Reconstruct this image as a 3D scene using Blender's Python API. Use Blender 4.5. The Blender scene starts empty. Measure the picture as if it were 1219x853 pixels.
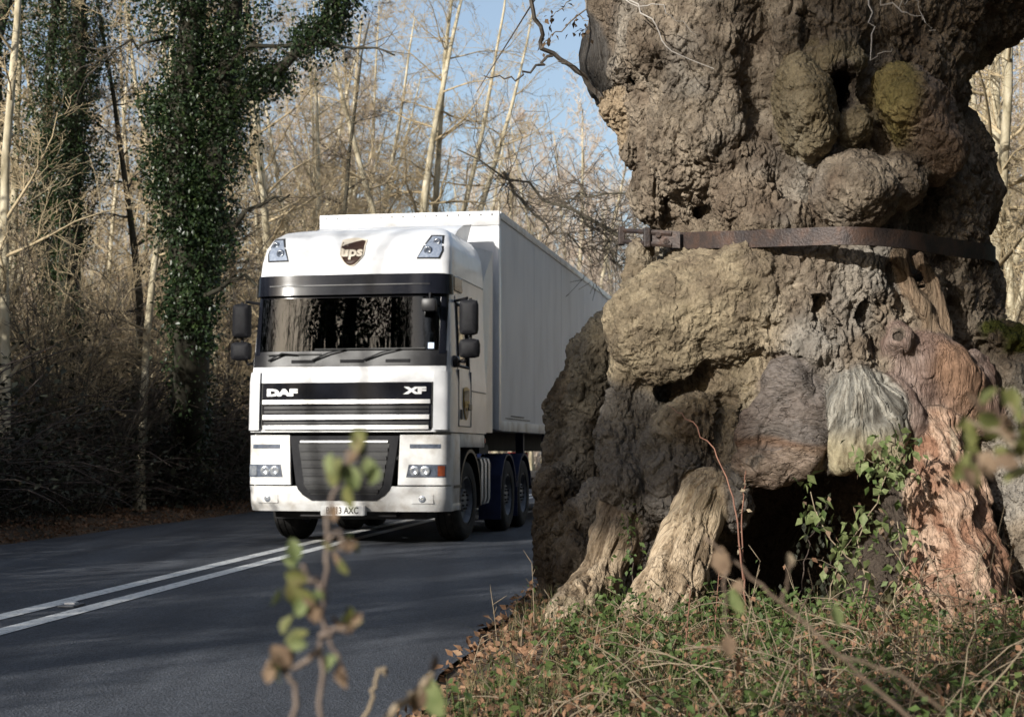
import bpy, bmesh, math, random
import numpy as np
from mathutils import Vector, Matrix

PI = math.pi
R = math.radians
scene = bpy.context.scene
col = scene.collection
rng = np.random.default_rng(7)
random.seed(7)

# ------------------------------------------------------------------ camera, sky, sun, exposure
FPX, PW, PH, HORIZON = 1900.0, 1219.0, 853.0, 538.0     # focal length and frame in photo pixels
PITCH = math.atan((HORIZON - PH / 2) / FPX)
CAM = np.array([0.0, 0.0, 1.1])
cam_data = bpy.data.cameras.new('camera')
cam = bpy.data.objects.new('camera', cam_data)
col.objects.link(cam)
cam.location = CAM
cam.rotation_euler = (PI / 2 + PITCH, 0, 0)
cam_data.sensor_width = 36
cam_data.lens = 36 * FPX / PW
cam_data.clip_start = 0.05
cam_data.clip_end = 2000
cam_data.dof.use_dof = True
cam_data.dof.focus_distance = 10.4
cam_data.dof.aperture_fstop = 4.6
scene.camera = cam

SUN_EL, SUN_AZ = 21.0, 217.0                              # azimuth clockwise from +Y
sdir = Vector((math.sin(R(SUN_AZ)) * math.cos(R(SUN_EL)), math.cos(R(SUN_AZ)) * math.cos(R(SUN_EL)), math.sin(R(SUN_EL))))
world = bpy.data.worlds.new('World')
scene.world = world
world.use_nodes = True
wn = world.node_tree
sky = wn.nodes.new('ShaderNodeTexSky')
sky.sky_type = 'NISHITA'
sky.sun_disc = False
sky.sun_elevation = R(SUN_EL)
sky.sun_rotation = R(SUN_AZ)
sky.air_density = 1.0
sky.dust_density = 2.2
sky.ozone_density = 1.3
veil = wn.nodes.new('ShaderNodeMix')          # thin even high cloud over the whole sky
veil.data_type = 'RGBA'
veil.inputs[0].default_value = 0.24
veil.inputs[7].default_value = (3.6, 4.0, 4.5, 1)
wn.links.new(sky.outputs[0], veil.inputs[6])
wn.links.new(veil.outputs[2], wn.nodes['Background'].inputs[0])
wn.nodes['Background'].inputs[1].default_value = 0.12
sun_data = bpy.data.lights.new('sun', 'SUN')
sun_data.energy = 4.9
sun_data.angle = R(0.53)
sun_data.color = (1.0, 0.965, 0.90)
sun = bpy.data.objects.new('sun', sun_data)
col.objects.link(sun)
sun.rotation_euler = sdir.to_track_quat('Z', 'Y').to_euler()
scene.view_settings.view_transform = 'Standard'
scene.view_settings.look = 'None'
scene.view_settings.exposure = 0.5
scene.view_settings.gamma = 1.0
scene.cycles.max_bounces = 6
scene.cycles.transparent_max_bounces = 16

# ------------------------------------------------------------------ small helpers
CP, SP = math.cos(PITCH), math.sin(PITCH)


def at(px, py, y):
    """The point at depth y (metres along +Y) seen at photo pixel px, py."""
    u, v = (px - PW / 2) / FPX, (PH / 2 - py) / FPX
    d = np.array([u, CP - v * SP, SP + v * CP])
    return CAM + d * (y / d[1])


def tag(o, label=None, cat=None, group=None, kind=None):
    if label: o['label'] = label
    if cat: o['category'] = cat
    if group: o['group'] = group
    if kind: o['kind'] = kind
    return o


def empty(name, loc=(0, 0, 0), rz=0.0):
    o = bpy.data.objects.new(name, None)
    o.empty_display_size = 0.2
    col.objects.link(o)
    o.location = loc
    o.rotation_euler = (0, 0, rz)
    return o


def link(name, me, mat=None, parent=None, smooth=False):
    if mat is not None and not me.materials:
        me.materials.append(mat)
    if smooth:
        me.polygons.foreach_set('use_smooth', np.ones(len(me.polygons), dtype=bool))
    o = bpy.data.objects.new(name, me)
    col.objects.link(o)
    if parent is not None:
        o.parent = parent
    return o


def mesh_np(name, V, F):
    """Mesh from arrays: V (n,3), F (k,3) or (k,4)."""
    V = np.asarray(V, dtype=np.float32); F = np.asarray(F, dtype=np.int32)
    me = bpy.data.meshes.new(name)
    k, m = F.shape
    me.vertices.add(len(V)); me.vertices.foreach_set('co', V.ravel())
    me.loops.add(k * m); me.loops.foreach_set('vertex_index', F.ravel())
    me.polygons.add(k)
    me.polygons.foreach_set('loop_start', np.arange(0, k * m, m, dtype=np.int32))
    me.polygons.foreach_set('loop_total', np.full(k, m, dtype=np.int32))
    me.update(calc_edges=True)
    return me


def vcol(me, C, name='Col'):
    a = me.color_attributes.new(name, 'FLOAT_COLOR', 'POINT')
    C = np.concatenate([np.asarray(C, dtype=np.float32), np.ones((len(C), 1), dtype=np.float32)], 1)
    a.data.foreach_set('color', C.ravel())


def copy_tree(o, parent=None):
    c = o.copy()
    col.objects.link(c)
    if parent is not None:
        c.parent = parent
    for ch in list(o.children):
        copy_tree(ch, c)
    return c


class MB:
    """Collects simple solids and links them as one mesh object."""
    def __init__(s):
        s.v, s.f = [], []

    def add(s, verts, faces):
        n = len(s.v)
        s.v += [tuple(float(c) for c in p) for p in verts]
        s.f += [tuple(i + n for i in f) for f in faces]
        return s

    def box(s, x0, x1, y0, y1, z0, z1, bev=0.0):
        if bev > 0:
            bm = bmesh.new()
            bmesh.ops.create_cube(bm, size=1)
            for v in bm.verts:
                v.co = Vector(((x0 + x1) / 2 + v.co.x * (x1 - x0), (y0 + y1) / 2 + v.co.y * (y1 - y0), (z0 + z1) / 2 + v.co.z * (z1 - z0)))
            bmesh.ops.bevel(bm, geom=bm.edges[:], offset=bev, segments=2, affect='EDGES', profile=0.6)
            bm.verts.index_update()
            s.add([v.co[:] for v in bm.verts], [[v.index for v in f.verts] for f in bm.faces])
            bm.free()
            return s
        p = [(x0, y0, z0), (x1, y0, z0), (x1, y1, z0), (x0, y1, z0), (x0, y0, z1), (x1, y0, z1), (x1, y1, z1), (x0, y1, z1)]
        return s.add(p, [(0, 3, 2, 1), (4, 5, 6, 7), (0, 1, 5, 4), (1, 2, 6, 5), (2, 3, 7, 6), (3, 0, 4, 7)])

    def tube(s, pts, radii, n=8, cap=True):
        pts = [Vector(p) for p in pts]
        if not hasattr(radii, '__len__'): radii = [radii] * len(pts)
        rings = []
        ref = None
        for i, p in enumerate(pts):
            t = (pts[min(i + 1, len(pts) - 1)] - pts[max(i - 1, 0)]).normalized()
            if ref is None:
                ref = Vector((0, 0, 1)) if abs(t.z) < 0.9 else Vector((1, 0, 0))
            a = t.cross(ref).normalized(); b = a.cross(t).normalized()
            ref = b
            rings.append([p + (a * math.cos(2 * PI * k / n) + b * math.sin(2 * PI * k / n)) * radii[i] for k in range(n)])
        V = [v for r in rings for v in r]
        F = []
        for i in range(len(pts) - 1):
            for k in range(n):
                F.append((i * n + k, i * n + (k + 1) % n, (i + 1) * n + (k + 1) % n, (i + 1) * n + k))
        if cap:
            F.append(tuple(range(n - 1, -1, -1)))
            F.append(tuple(range((len(pts) - 1) * n, len(pts) * n)))
        return s.add(V, F)

    def lathe(s, prof, axis='x', c=(0, 0, 0), n=32):
        """prof: (offset along axis, radius) pairs."""
        V, F = [], []
        for a, r in prof:
            for k in range(n):
                t = 2 * PI * k / n
                u, w = r * math.cos(t), r * math.sin(t)
                p = (a, u, w) if axis == 'x' else ((u, a, w) if axis == 'y' else (u, w, a))
                V.append((p[0] + c[0], p[1] + c[1], p[2] + c[2]))
        for i in range(len(prof) - 1):
            for k in range(n):
                F.append((i * n + k, i * n + (k + 1) % n, (i + 1) * n + (k + 1) % n, (i + 1) * n + k))
        return s.add(V, F)

    def build(s, name, mat, parent=None, smooth=False, auto=None):
        me = bpy.data.meshes.new(name)
        me.from_pydata(s.v, [], s.f)
        bm = bmesh.new(); bm.from_mesh(me)
        bmesh.ops.recalc_face_normals(bm, faces=bm.faces)
        bm.to_mesh(me); bm.free()
        o = link(name, me, mat, parent, smooth or auto is not None)
        if auto is not None:
            me.set_sharp_from_angle(angle=R(auto))
        return o


# ------------------------------------------------------------------ materials
def new_mat(name):
    m = bpy.data.materials.new(name)
    m.use_nodes = True
    nt = m.node_tree
    return m, nt, nt.nodes['Principled BSDF']


def nd(nt, t, **kw):
    n = nt.nodes.new(t)
    for k, v in kw.items():
        if k.startswith('i_'):
            n.inputs[k[2:].replace('_', ' ')].default_value = v
        else:
            setattr(n, k, v)
    return n


def ramp(nt, fac, stops):
    r = nt.nodes.new('ShaderNodeValToRGB')
    nt.links.new(fac, r.inputs[0])
    el = r.color_ramp.elements
    while len(el) < len(stops): el.new(0.5)
    for e, (p, c) in zip(el, stops):
        e.position = p; e.color = (*c, 1)
    return r.outputs[0]


def noise_mat(name, c0, c1, scale=6.0, rough=0.8, bump=0.0, bscale=40.0, detail=5.0, spec=0.3, metal=0.0, coat=0.0, stops=None, stretch=None, object_coords=True, trans=None, bdist=0.01):
    m, nt, b = new_mat(name)
    tc = nd(nt, 'ShaderNodeTexCoord')
    src = tc.outputs['Object']
    if stretch:
        mp = nd(nt, 'ShaderNodeMapping'); mp.inputs['Scale'].default_value = stretch
        nt.links.new(src, mp.inputs[0]); src = mp.outputs[0]
    n = nd(nt, 'ShaderNodeTexNoise', i_Scale=scale, i_Detail=detail, i_Roughness=0.6)
    nt.links.new(src, n.inputs['Vector'])
    c = ramp(nt, n.outputs[0], stops or [(0.3, c0), (0.7, c1)])
    nt.links.new(c, b.inputs['Base Color'])
    b.inputs['Roughness'].default_value = rough
    b.inputs['Specular IOR Level'].default_value = spec
    b.inputs['Metallic'].default_value = metal
    b.inputs['Coat Weight'].default_value = coat
    b.inputs['Coat Roughness'].default_value = 0.08
    if bump:
        n2 = nd(nt, 'ShaderNodeTexNoise', i_Scale=bscale, i_Detail=4.0)
        nt.links.new(src, n2.inputs['Vector'])
        bp = nd(nt, 'ShaderNodeBump', i_Strength=bump, i_Distance=bdist)
        nt.links.new(n2.outputs[0], bp.inputs['Height'])
        nt.links.new(bp.outputs[0], b.inputs['Normal'])
    if trans:
        nt.links.new(c, b.inputs['Base Color'])
        t = nd(nt, 'ShaderNodeBsdfTranslucent'); nt.links.new(c, t.inputs[0])
        mx = nd(nt, 'ShaderNodeMixShader'); mx.inputs[0].default_value = trans
        out = nt.nodes['Material Output']
        nt.links.new(b.outputs[0], mx.inputs[1]); nt.links.new(t.outputs[0], mx.inputs[2])
        nt.links.new(mx.outputs[0], out.inputs['Surface'])
    return m


M = {}
M['white'] = noise_mat('white_paint', (.74, .75, .76), (.80, .80, .80), 2.2, 0.34, spec=0.5, coat=0.35, detail=9, stops=[(.30, (.52, .52, .52)), (.45, (.64, .645, .65)), (.6, (.70, .705, .715))])
M['white_dirty'] = noise_mat('white_paint_dirty', (.70, .70, .69), (.79, .79, .78), 3.5, 0.45, spec=0.4, coat=0.15, detail=10, stops=[(.32, (.42, .39, .35)), (.48, (.60, .59, .57)), (.62, (.70, .70, .69))])
M['trailer'] = noise_mat('trailer_panel', (.66, .67, .69), (.74, .75, .76), 1.6, 0.5, spec=0.4, stretch=(1, .9, .35), detail=8, stops=[(.3, (.56, .565, .58)), (.5, (.66, .67, .69)), (.7, (.74, .745, .75))])
M['black_plastic'] = noise_mat('black_plastic', (.008, .008, .009), (.014, .014, .016), 20, 0.4, spec=0.3)
M['grey_plastic'] = noise_mat('grey_plastic', (.009, .009, .011), (.016, .016, .018), 20, 0.6, spec=0.15)
M['gloss_black'] = noise_mat('gloss_black', (.007, .008, .012), (.010, .011, .016), 5, 0.10, spec=0.28, coat=0.0)
M['chrome'] = noise_mat('bright_trim', (.72, .72, .72), (.82, .82, .82), 12, 0.28, spec=0.6, metal=0.55)
M['tyre'] = noise_mat('tyre_rubber', (.012, .012, .012), (.03, .028, .026), 15, 0.85)
M['rim'] = noise_mat('wheel_steel', (.10, .105, .12), (.20, .21, .23), 9, 0.55, metal=0.4)
M['chassis'] = noise_mat('chassis_dark', (.015, .015, .017), (.035, .033, .032), 8, 0.7)
M['blue_steel'] = noise_mat('blue_steel', (.010, .016, .05), (.02, .03, .085), 5, 0.55)
M['tank'] = noise_mat('tank_metal', (.30, .29, .28), (.42, .40, .38), 7, 0.42, metal=0.5)
M['liner'] = noise_mat('cabin_liner', (.02, .02, .022), (.035, .035, .038), 8, 0.9)
M['lamp_glass'] = noise_mat('lamp_reflector', (.42, .47, .55), (.75, .78, .82), 30, 0.12, spec=0.8, metal=0.7)
M['lamp_dark'] = noise_mat('lamp_dark', (.05, .06, .08), (.12, .14, .18), 20, 0.15, spec=0.8)
M['amber'] = noise_mat('amber_lens', (.16, .04, .02), (.24, .06, .025), 20, 0.2)
M['red'] = noise_mat('red_lens', (.30, .02, .02), (.40, .03, .03), 20, 0.25)
M['badge_brown'] = noise_mat('badge_brown', (.030, .014, .008), (.045, .022, .012), 10, 0.35)
M['badge_cream'] = noise_mat('badge_cream', (.55, .48, .38), (.66, .60, .50), 10, 0.35)
M['badge_gold'] = noise_mat('badge_gold', (.50, .30, .04), (.60, .38, .07), 10, 0.4)
M['plate'] = noise_mat('plate_white', (.72, .72, .70), (.80, .80, .78), 10, 0.4)
M['mark_black'] = noise_mat('mark_black', (.02, .02, .02), (.03, .03, .03), 10, 0.5)
M['seat_cloth'] = noise_mat('seat_cloth', (.06, .06, .07), (.10, .10, .11), 10, 0.9)
M['rust'] = noise_mat('rusty_iron', (.035, .026, .024), (.095, .060, .045), 9, 0.55, bump=0.5, bscale=60, metal=0.25, spec=0.4, stops=[(.25, (.022, .019, .020)), (.5, (.048, .034, .029)), (.75, (.095, .052, .034))])


def glass_mat():
    m, nt, b = new_mat('tinted_glass')
    nt.nodes.remove(b)
    tr = nd(nt, 'ShaderNodeBsdfTransparent'); tr.inputs[0].default_value = (.20, .23, .25, 1)
    gl = nd(nt, 'ShaderNodeBsdfGlossy'); gl.inputs['Color'].default_value = (1, 1, 1, 1); gl.inputs['Roughness'].default_value = 0.004
    fr = nd(nt, 'ShaderNodeFresnel', i_IOR=1.5)
    mx = nd(nt, 'ShaderNodeMixShader')
    nt.links.new(fr.outputs[0], mx.inputs[0]); nt.links.new(tr.outputs[0], mx.inputs[1]); nt.links.new(gl.outputs[0], mx.inputs[2])
    nt.links.new(mx.outputs[0], nt.nodes['Material Output'].inputs['Surface'])
    return m


M['glass'] = glass_mat()


# ------------------------------------------------------------------ vectorised noise
def _hash(ix, iy, iz, k):
    n = (ix.astype(np.int64) * 374761393 + iy.astype(np.int64) * 668265263 + iz.astype(np.int64) * 2147483647 + k * 144665) & 0xffffffff
    n = ((n ^ (n >> 13)) * 1274126177) & 0xffffffff
    n = n ^ (n >> 16)
    n = (n * 2246822519) & 0xffffffff
    n = n ^ (n >> 15)
    return (n & 0xffffff).astype(np.float32) / 0xffffff


def vnoise(P, k=0):
    """Value noise in -1..1."""
    Fl = np.floor(P); I = Fl.astype(np.int64); t = (P - Fl).astype(np.float32)
    t = t * t * t * (t * (t * 6 - 15) + 10)
    out = 0
    for dx in (0, 1):
        wx = t[:, 0] if dx else 1 - t[:, 0]
        for dy in (0, 1):
            wy = t[:, 1] if dy else 1 - t[:, 1]
            for dz in (0, 1):
                wz = t[:, 2] if dz else 1 - t[:, 2]
                out = out + wx * wy * wz * _hash(I[:, 0] + dx, I[:, 1] + dy, I[:, 2] + dz, k)
    return out * 2 - 1


def fbm(P, octaves=3, k=0):
    out, a, f = 0, 1.0, 1.0
    for o in range(octaves):
        out = out + a * vnoise(P * f + o * 17.3, k + o)
        a *= 0.5; f *= 2.03
    return out / 1.6


def worley(P, k=0):
    Fl = np.floor(P); I = Fl.astype(np.int64); t = (P - Fl).astype(np.float32)
    f1 = np.full(len(P), 9.0, np.float32); f2 = f1.copy(); idc = np.zeros(len(P), np.float32)
    for dx in (-1, 0, 1):
        for dy in (-1, 0, 1):
            for dz in (-1, 0, 1):
                a, b, c = I[:, 0] + dx, I[:, 1] + dy, I[:, 2] + dz
                h = _hash(a, b, c, k)
                ex = dx + h - t[:, 0]; ey = dy + _hash(a, b, c, k + 1) - t[:, 1]; ez = dz + _hash(a, b, c, k + 2) - t[:, 2]
                d = np.sqrt(ex * ex + ey * ey + ez * ez)
                near = d < f1
                f2 = np.where(near, f1, np.minimum(f2, d))
                idc = np.where(near, h, idc)
                f1 = np.where(near, d, f1)
    return f1, f2, idc


def sstep(a, b, x):
    t = np.clip((x - a) / (b - a), 0, 1)
    return t * t * (3 - 2 * t)


# ------------------------------------------------------------------ road and ground
def xc(y):
    """Centre line of the road."""
    return -4.05 + 0.085 * y + 0.0008 * y * y


def xc_s(y):
    return 0.085 + 0.0016 * y


def ground_z(x, y):
    e = np.asarray(x - xc(y))
    P = np.stack([np.broadcast_to(x, e.shape), np.broadcast_to(y, e.shape), np.zeros_like(e)], -1).reshape(-1, 3).astype(np.float32)
    n = (vnoise(P * 1.1, 5) * 0.035 + vnoise(P * 3.1, 6) * 0.015).reshape(e.shape)
    right = sstep(2.95, 3.5, e)
    left = sstep(-3.9, -4.5, e)
    z = -0.03 + right * (0.08 + n) + sstep(3.2, 9, e) * 0.10 + left * (0.12 + n * 2) + sstep(-4.3, -9, e) * 0.5
    return z


def axis_pts(fine0, fine1, step, far0, far1):
    mid = np.arange(fine0, fine1, step)
    up = fine1 + np.cumsum(step * 1.25 ** np.arange(1, 40)); up = up[up < far1]
    dn = fine0 - np.cumsum(step * 1.25 ** np.arange(1, 40)); dn = dn[dn > far0][::-1]
    return np.concatenate([[far0], dn, mid, up, [far1]])


gx = axis_pts(-14, 8, 0.12, -600, 600); gy = axis_pts(-2, 40, 0.2, -300, 900)
GX, GY = np.meshgrid(gx, gy)
far = np.clip((np.abs(GY) - 60) / 40, 0, 1)
GZ = ground_z(GX, np.clip(GY, -60, 100)) * (1 - far)
nx_, ny_ = len(gx), len(gy)
V = np.stack([GX, GY, GZ], -1).reshape(-1, 3)
ii = (np.arange(ny_ - 1)[:, None] * nx_ + np.arange(nx_ - 1)[None]).ravel()
Fq = np.stack([ii, ii + 1, ii + nx_ + 1, ii + nx_], -1)
M['soil'] = noise_mat('woodland_soil', (.04, .03, .02), (.12, .085, .055), 1.2, 0.95, bump=0.6, bscale=30, stops=[(.3, (.035, .027, .018)), (.5, (.075, .052, .034)), (.7, (.13, .085, .05))], detail=9)
g = link('ground', mesh_np('ground', V, Fq), M['soil'], smooth=True)
tag(g, kind='structure')


def strip(name, e0, e1, y0, y1, z, mat, step=0.5, nx=2, wob=0.0):
    ys = np.arange(y0, y1 + 1e-6, step)
    es = np.linspace(e0, e1, nx)
    Vv = []
    for y in ys:
        for j, e in enumerate(es):
            w = wob * float(vnoise(np.array([[y * 1.7, j * 9.1, 0.3]], np.float32))[0]) if (wob and j in (0, nx - 1)) else 0
            Vv.append((xc(y) + e + w, y - (e) * xc_s(y) * 0.0, z))
    f = []
    for i in range(len(ys) - 1):
        for j in range(nx - 1):
            a = i * nx + j
            f.append((a, a + 1, a + nx + 1, a + nx))
    return link(name, mesh_np(name, np.array(Vv), np.array(f)), mat)


def asphalt_mat():
    m, nt, b = new_mat('asphalt')
    tc = nd(nt, 'ShaderNodeTexCoord'); src = tc.outputs['Object']
    n1 = nd(nt, 'ShaderNodeTexNoise', i_Scale=0.7, i_Detail=6.0); nt.links.new(src, n1.inputs['Vector'])
    v = nd(nt, 'ShaderNodeTexVoronoi', i_Scale=75.0); nt.links.new(src, v.inputs['Vector'])
    n2 = nd(nt, 'ShaderNodeTexNoise', i_Scale=160.0, i_Detail=2.0); nt.links.new(src, n2.inputs['Vector'])
    base = ramp(nt, n1.outputs[0], [(.3, (.044, .049, .060)), (.7, (.070, .075, .086))])
    tk = nd(nt, 'ShaderNodeMapping'); tk.inputs['Scale'].default_value = (1.5, .10, 1); tk.inputs['Rotation'].default_value = (0, 0, .10); nt.links.new(src, tk.inputs[0])
    n3 = nd(nt, 'ShaderNodeTexNoise', i_Scale=1.6, i_Detail=5.0); nt.links.new(tk.outputs[0], n3.inputs['Vector'])
    wear = ramp(nt, n3.outputs[0], [(.35, (.68, .68, .70)), (.65, (1.22, 1.22, 1.2))])
    mw = nd(nt, 'ShaderNodeMix', data_type='RGBA', blend_type='MULTIPLY'); mw.inputs[0].default_value = 1
    nt.links.new(base, mw.inputs[6]); nt.links.new(wear, mw.inputs[7]); base = mw.outputs[2]
    st = ramp(nt, v.outputs['Color'], [(.1, (.55, .55, .55)), (.9, (1.5, 1.5, 1.5))])
    mx = nd(nt, 'ShaderNodeMix', data_type='RGBA', blend_type='MULTIPLY'); mx.inputs[0].default_value = 1
    nt.links.new(base, mx.inputs[6]); nt.links.new(st, mx.inputs[7])
    nt.links.new(mx.outputs[2], b.inputs['Base Color'])
    b.inputs['Roughness'].default_value = 0.75
    b.inputs['Specular IOR Level'].default_value = 0.35
    ad = nd(nt, 'ShaderNodeMath', operation='ADD')
    nt.links.new(v.outputs['Distance'], ad.inputs[0]); nt.links.new(n2.outputs[0], ad.inputs[1])
    bp = nd(nt, 'ShaderNodeBump', i_Strength=0.8, i_Distance=0.008)
    nt.links.new(ad.outputs[0], bp.inputs['Height']); nt.links.new(bp.outputs[0], b.inputs['Normal'])
    return m


M['asphalt'] = asphalt_mat()


def paint_mat():
    m, nt, b = new_mat('worn_road_paint')
    tc = nd(nt, 'ShaderNodeTexCoord')
    n = nd(nt, 'ShaderNodeTexNoise', i_Scale=18.0, i_Detail=8.0, i_Roughness=0.7); nt.links.new(tc.outputs['Object'], n.inputs['Vector'])
    c = ramp(nt, n.outputs[0], [(.36, (.16, .16, .16)), (.46, (.62, .62, .60)), (.7, (.78, .78, .76))])
    nt.links.new(c, b.inputs['Base Color']); b.inputs['Roughness'].default_value = 0.6
    return m


M['road_paint'] = paint_mat()
tag(strip('road', -3.95, 2.98, -40, 130, 0.0, M['asphalt'], nx=8, wob=0.10), kind='structure')
for k, e in enumerate((-0.37, 0.0)):
    tag(strip('road_marking', e - 0.08, e + 0.08, -40, 130, 0.005, M['road_paint']), kind='structure')

# ------------------------------------------------------------------ the lorry
# local frame: x to the photo's right along the front, y to the rear, z up; origin on the ground under the middle of the front
TH = math.atan2(.186, .983)
lorry = empty('articulated_lorry', (-1.99, 18.98, 0), -TH)
tag(lorry, 'white articulated lorry with a long box trailer driving along the road under the trees', 'lorry')

KZ = np.array([0.40, 0.50, 0.70, 1.30, 1.36, 1.95, 2.13, 2.30, 2.98, 3.10, 3.24, 3.42, 3.60, 3.74, 3.84, 3.90, 3.93])
KW = np.array([1.20, 1.235, 1.245, 1.245, 1.255, 1.255, 1.235, 1.23, 1.20, 1.20, 1.205, 1.20, 1.18, 1.13, 1.05, 0.94, 0.80])
KY = np.array([0.07, 0.01, 0.00, 0.02, 0.02, 0.05, 0.07, 0.10, 0.19, 0.205, 0.22, 0.27, 0.36, 0.49, 0.70, 1.0, 1.35])
CN, CD = 5.0, 0.34       # how square the corners are, how far they wrap back


def cw(z): return float(np.interp(z, KZ, KW))
def cy(z): return float(np.interp(z, KZ, KY))


def front_y(x, z, out=0.0):
    w = cw(z)
    q = min(0.9995, abs(x) / w)
    return cy(z) + CD * (1 - (1 - q ** CN) ** (1 / CN)) - out


def slab(xl, xr, z0, z1, out, thick=0.03, nx=10, nz=3):
    """Panel that follows the cab's front; xl and xr may be functions of t = 0 (bottom) .. 1 (top)."""
    m = MB(); fl = xl if callable(xl) else (lambda t: xl); fr = xr if callable(xr) else (lambda t: xr)
    V = []
    for back in (0, 1):
        for j in range(nz + 1):
            t = j / nz; z = z0 + (z1 - z0) * t
            for i in range(nx + 1):
                x = fl(t) + (fr(t) - fl(t)) * i / nx
                V.append((x, front_y(x, z, out - thick * back), z))
    n = (nx + 1) * (nz + 1); Fc = []
    for j in range(nz):
        for i in range(nx):
            a = j * (nx + 1) + i
            Fc.append((a, a + 1, a + nx + 2, a + nx + 1)); Fc.append((n + a + nx + 1, n + a + nx + 2, n + a + 1, n + a))
    bd = [i for i in range(nx + 1)] + [(j + 1) * (nx + 1) + nx for j in range(nz)] + [nz * (nx + 1) + i for i in range(nx - 1, -1, -1)] + [j * (nx + 1) for j in range(nz - 1, 0, -1)]
    for k in range(len(bd)):
        a, b = bd[k], bd[(k + 1) % len(bd)]
        Fc.append((b, a, a + n, b + n))
    return m.add(V, Fc)


# shell: rings at each height; the windscreen and the side windows are left open
NF = 36
SY = [0.50, 0.58, 0.66, 1.22, 1.30, 1.62, 2.22]


def ring(z, rear=2.26):
    w, y0 = cw(z), cy(z)
    pts = []
    for i in range(NF + 1):
        ph = -PI / 2 + PI * i / NF
        s, c = math.sin(ph), abs(math.cos(ph))
        x = w * math.copysign(abs(s) ** (2 / CN), s); y = y0 + CD * (1 - c ** (2 / CN))
        pts.append((x, y))
    ex = max(0, y0 + CD - 0.40)
    side = [(w, max(y, y0 + CD + .01 * k) if y < 2.2 else rear) for k, y in enumerate(SY)]
    rr = [(x, y) for x, y in side]
    ll = [(-x, y) for x, y in reversed(side)]
    return [(x, y, z) for x, y in ll + pts + rr]


def shell(name, zs, mat, cutouts=None, closed_top=False, closed_bottom=False, parent=None):
    m = MB(); rings = [ring(z) for z in zs]; n = len(rings[0])
    V = [p for r in rings for p in r]; Fc = []
    for j in range(len(zs) - 1):
        for i in range(n):
            a, b = j * n + i, j * n + (i + 1) % n
            q = [V[k] for k in (a, b, b + n, a + n)]
            c = [sum(p[k] for p in q) / 4 for k in range(3)]
            if cutouts and cutouts(c): continue
            Fc.append((a, b, b + n, a + n))
    if closed_top: Fc.append(tuple((len(zs) - 1) * n + i for i in range(n)))
    if closed_bottom: Fc.append(tuple(n - 1 - i for i in range(n)))
    m.add(V, Fc)
    return m.build(name, mat, parent, auto=35)


def win_cut(c):
    x, y, z = c
    if 2.30 < z < 2.96 and abs(x) < 1.13 and y < 0.62: return True
    if 2.16 < z < 2.90 and abs(x) > 1.15 and 0.66 < y < 1.22: return True
    return False


cab = shell('cab', [1.34, 1.6, 1.95, 2.05, 2.16, 2.30, 2.5, 2.75, 2.90, 2.98, 3.10, 3.24], M['white'], win_cut, parent=lorry, closed_bottom=True)
roof = shell('roof', [3.24] + list(np.linspace(3.30, 3.93, 22)), M['white'], None, True, parent=lorry)
# lower body behind the bumper, with wheel arches left open
for s in (-1, 1):
    lo = MB()
    lo.box(min(s * 1.0, s * 1.235), max(s * 1.0, s * 1.235), .30, .80, .46, 1.335, .03)
    lo.box(min(s * 1.0, s * 1.235), max(s * 1.0, s * 1.235), .79, 2.24, 1.16, 1.335, .02)
    lo.build('lower_body', M['white_dirty'], lorry, auto=40)
# inside of the cab
ln = MB(); ln.box(-1.12, 1.12, .66, 2.20, 1.38, 1.42); ln.box(-1.12, 1.12, 2.1, 2.18, 1.4, 3.2); ln.box(-1.16, 1.16, .62, 2.2, 3.02, 3.06)
ln.build('cabin_liner', M['liner'], lorry)
d = slab(-1.10, 1.10, 1.95, 2.34, -.10, .30); d.build('dashboard', M['chassis'], lorry)
for s in (-1, 1):
    st = MB(); st.box(s * .62 - .26, s * .62 + .26, 1.10, 1.55, 1.75, 1.92, .06); st.box(s * .62 - .25, s * .62 + .25, 1.50, 1.68, 1.9, 2.62, .06); st.box(s * .62 - .13, s * .62 + .13, 1.52, 1.64, 2.63, 2.85, .04)
    st.build('seat', M['seat_cloth'], lorry, auto=40)
w_ = MB(); w_.tube([(-.62 + .23 * math.cos(t), .83 - .10 * math.sin(t), 2.27 + .21 * math.sin(t)) for t in np.linspace(0, 2 * PI, 25)], .017, 6, False); w_.build('steering_wheel', M['black_plastic'], lorry)
# glass
gl = slab(lambda t: -1.145 + .02 * t, lambda t: 1.145 - .02 * t, 2.285, 2.985, .004, .006, 24, 8); gl.build('windscreen', M['glass'], lorry, auto=40)
fr = MB()
for a, b in ((-1.19, -1.115), (1.115, 1.19)):
    p = slab(a, b, 2.27, 3.0, .010, .02, 3, 6); fr.add(p.v, p.f)
p = slab(-1.19, 1.19, 2.96, 3.0, .010, .02, 24, 1); fr.add(p.v, p.f)
fr.build('windscreen_frame', M['gloss_black'], lorry, auto=40)
slab(-1.20, 1.20, 2.125, 2.31, .012, .04, 24, 2).build('scuttle_panel', M['black_plastic'], lorry, auto=40)
for x0 in (-.55, .06, .62):
    lp = MB(); lp.box(x0 - .14, x0 + .16, front_y(x0, 2.19) - .020, front_y(x0, 2.19) + .01, 2.165, 2.205, .005); lp.build('scuttle_vent', M['grey_plastic'], lorry)
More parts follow.
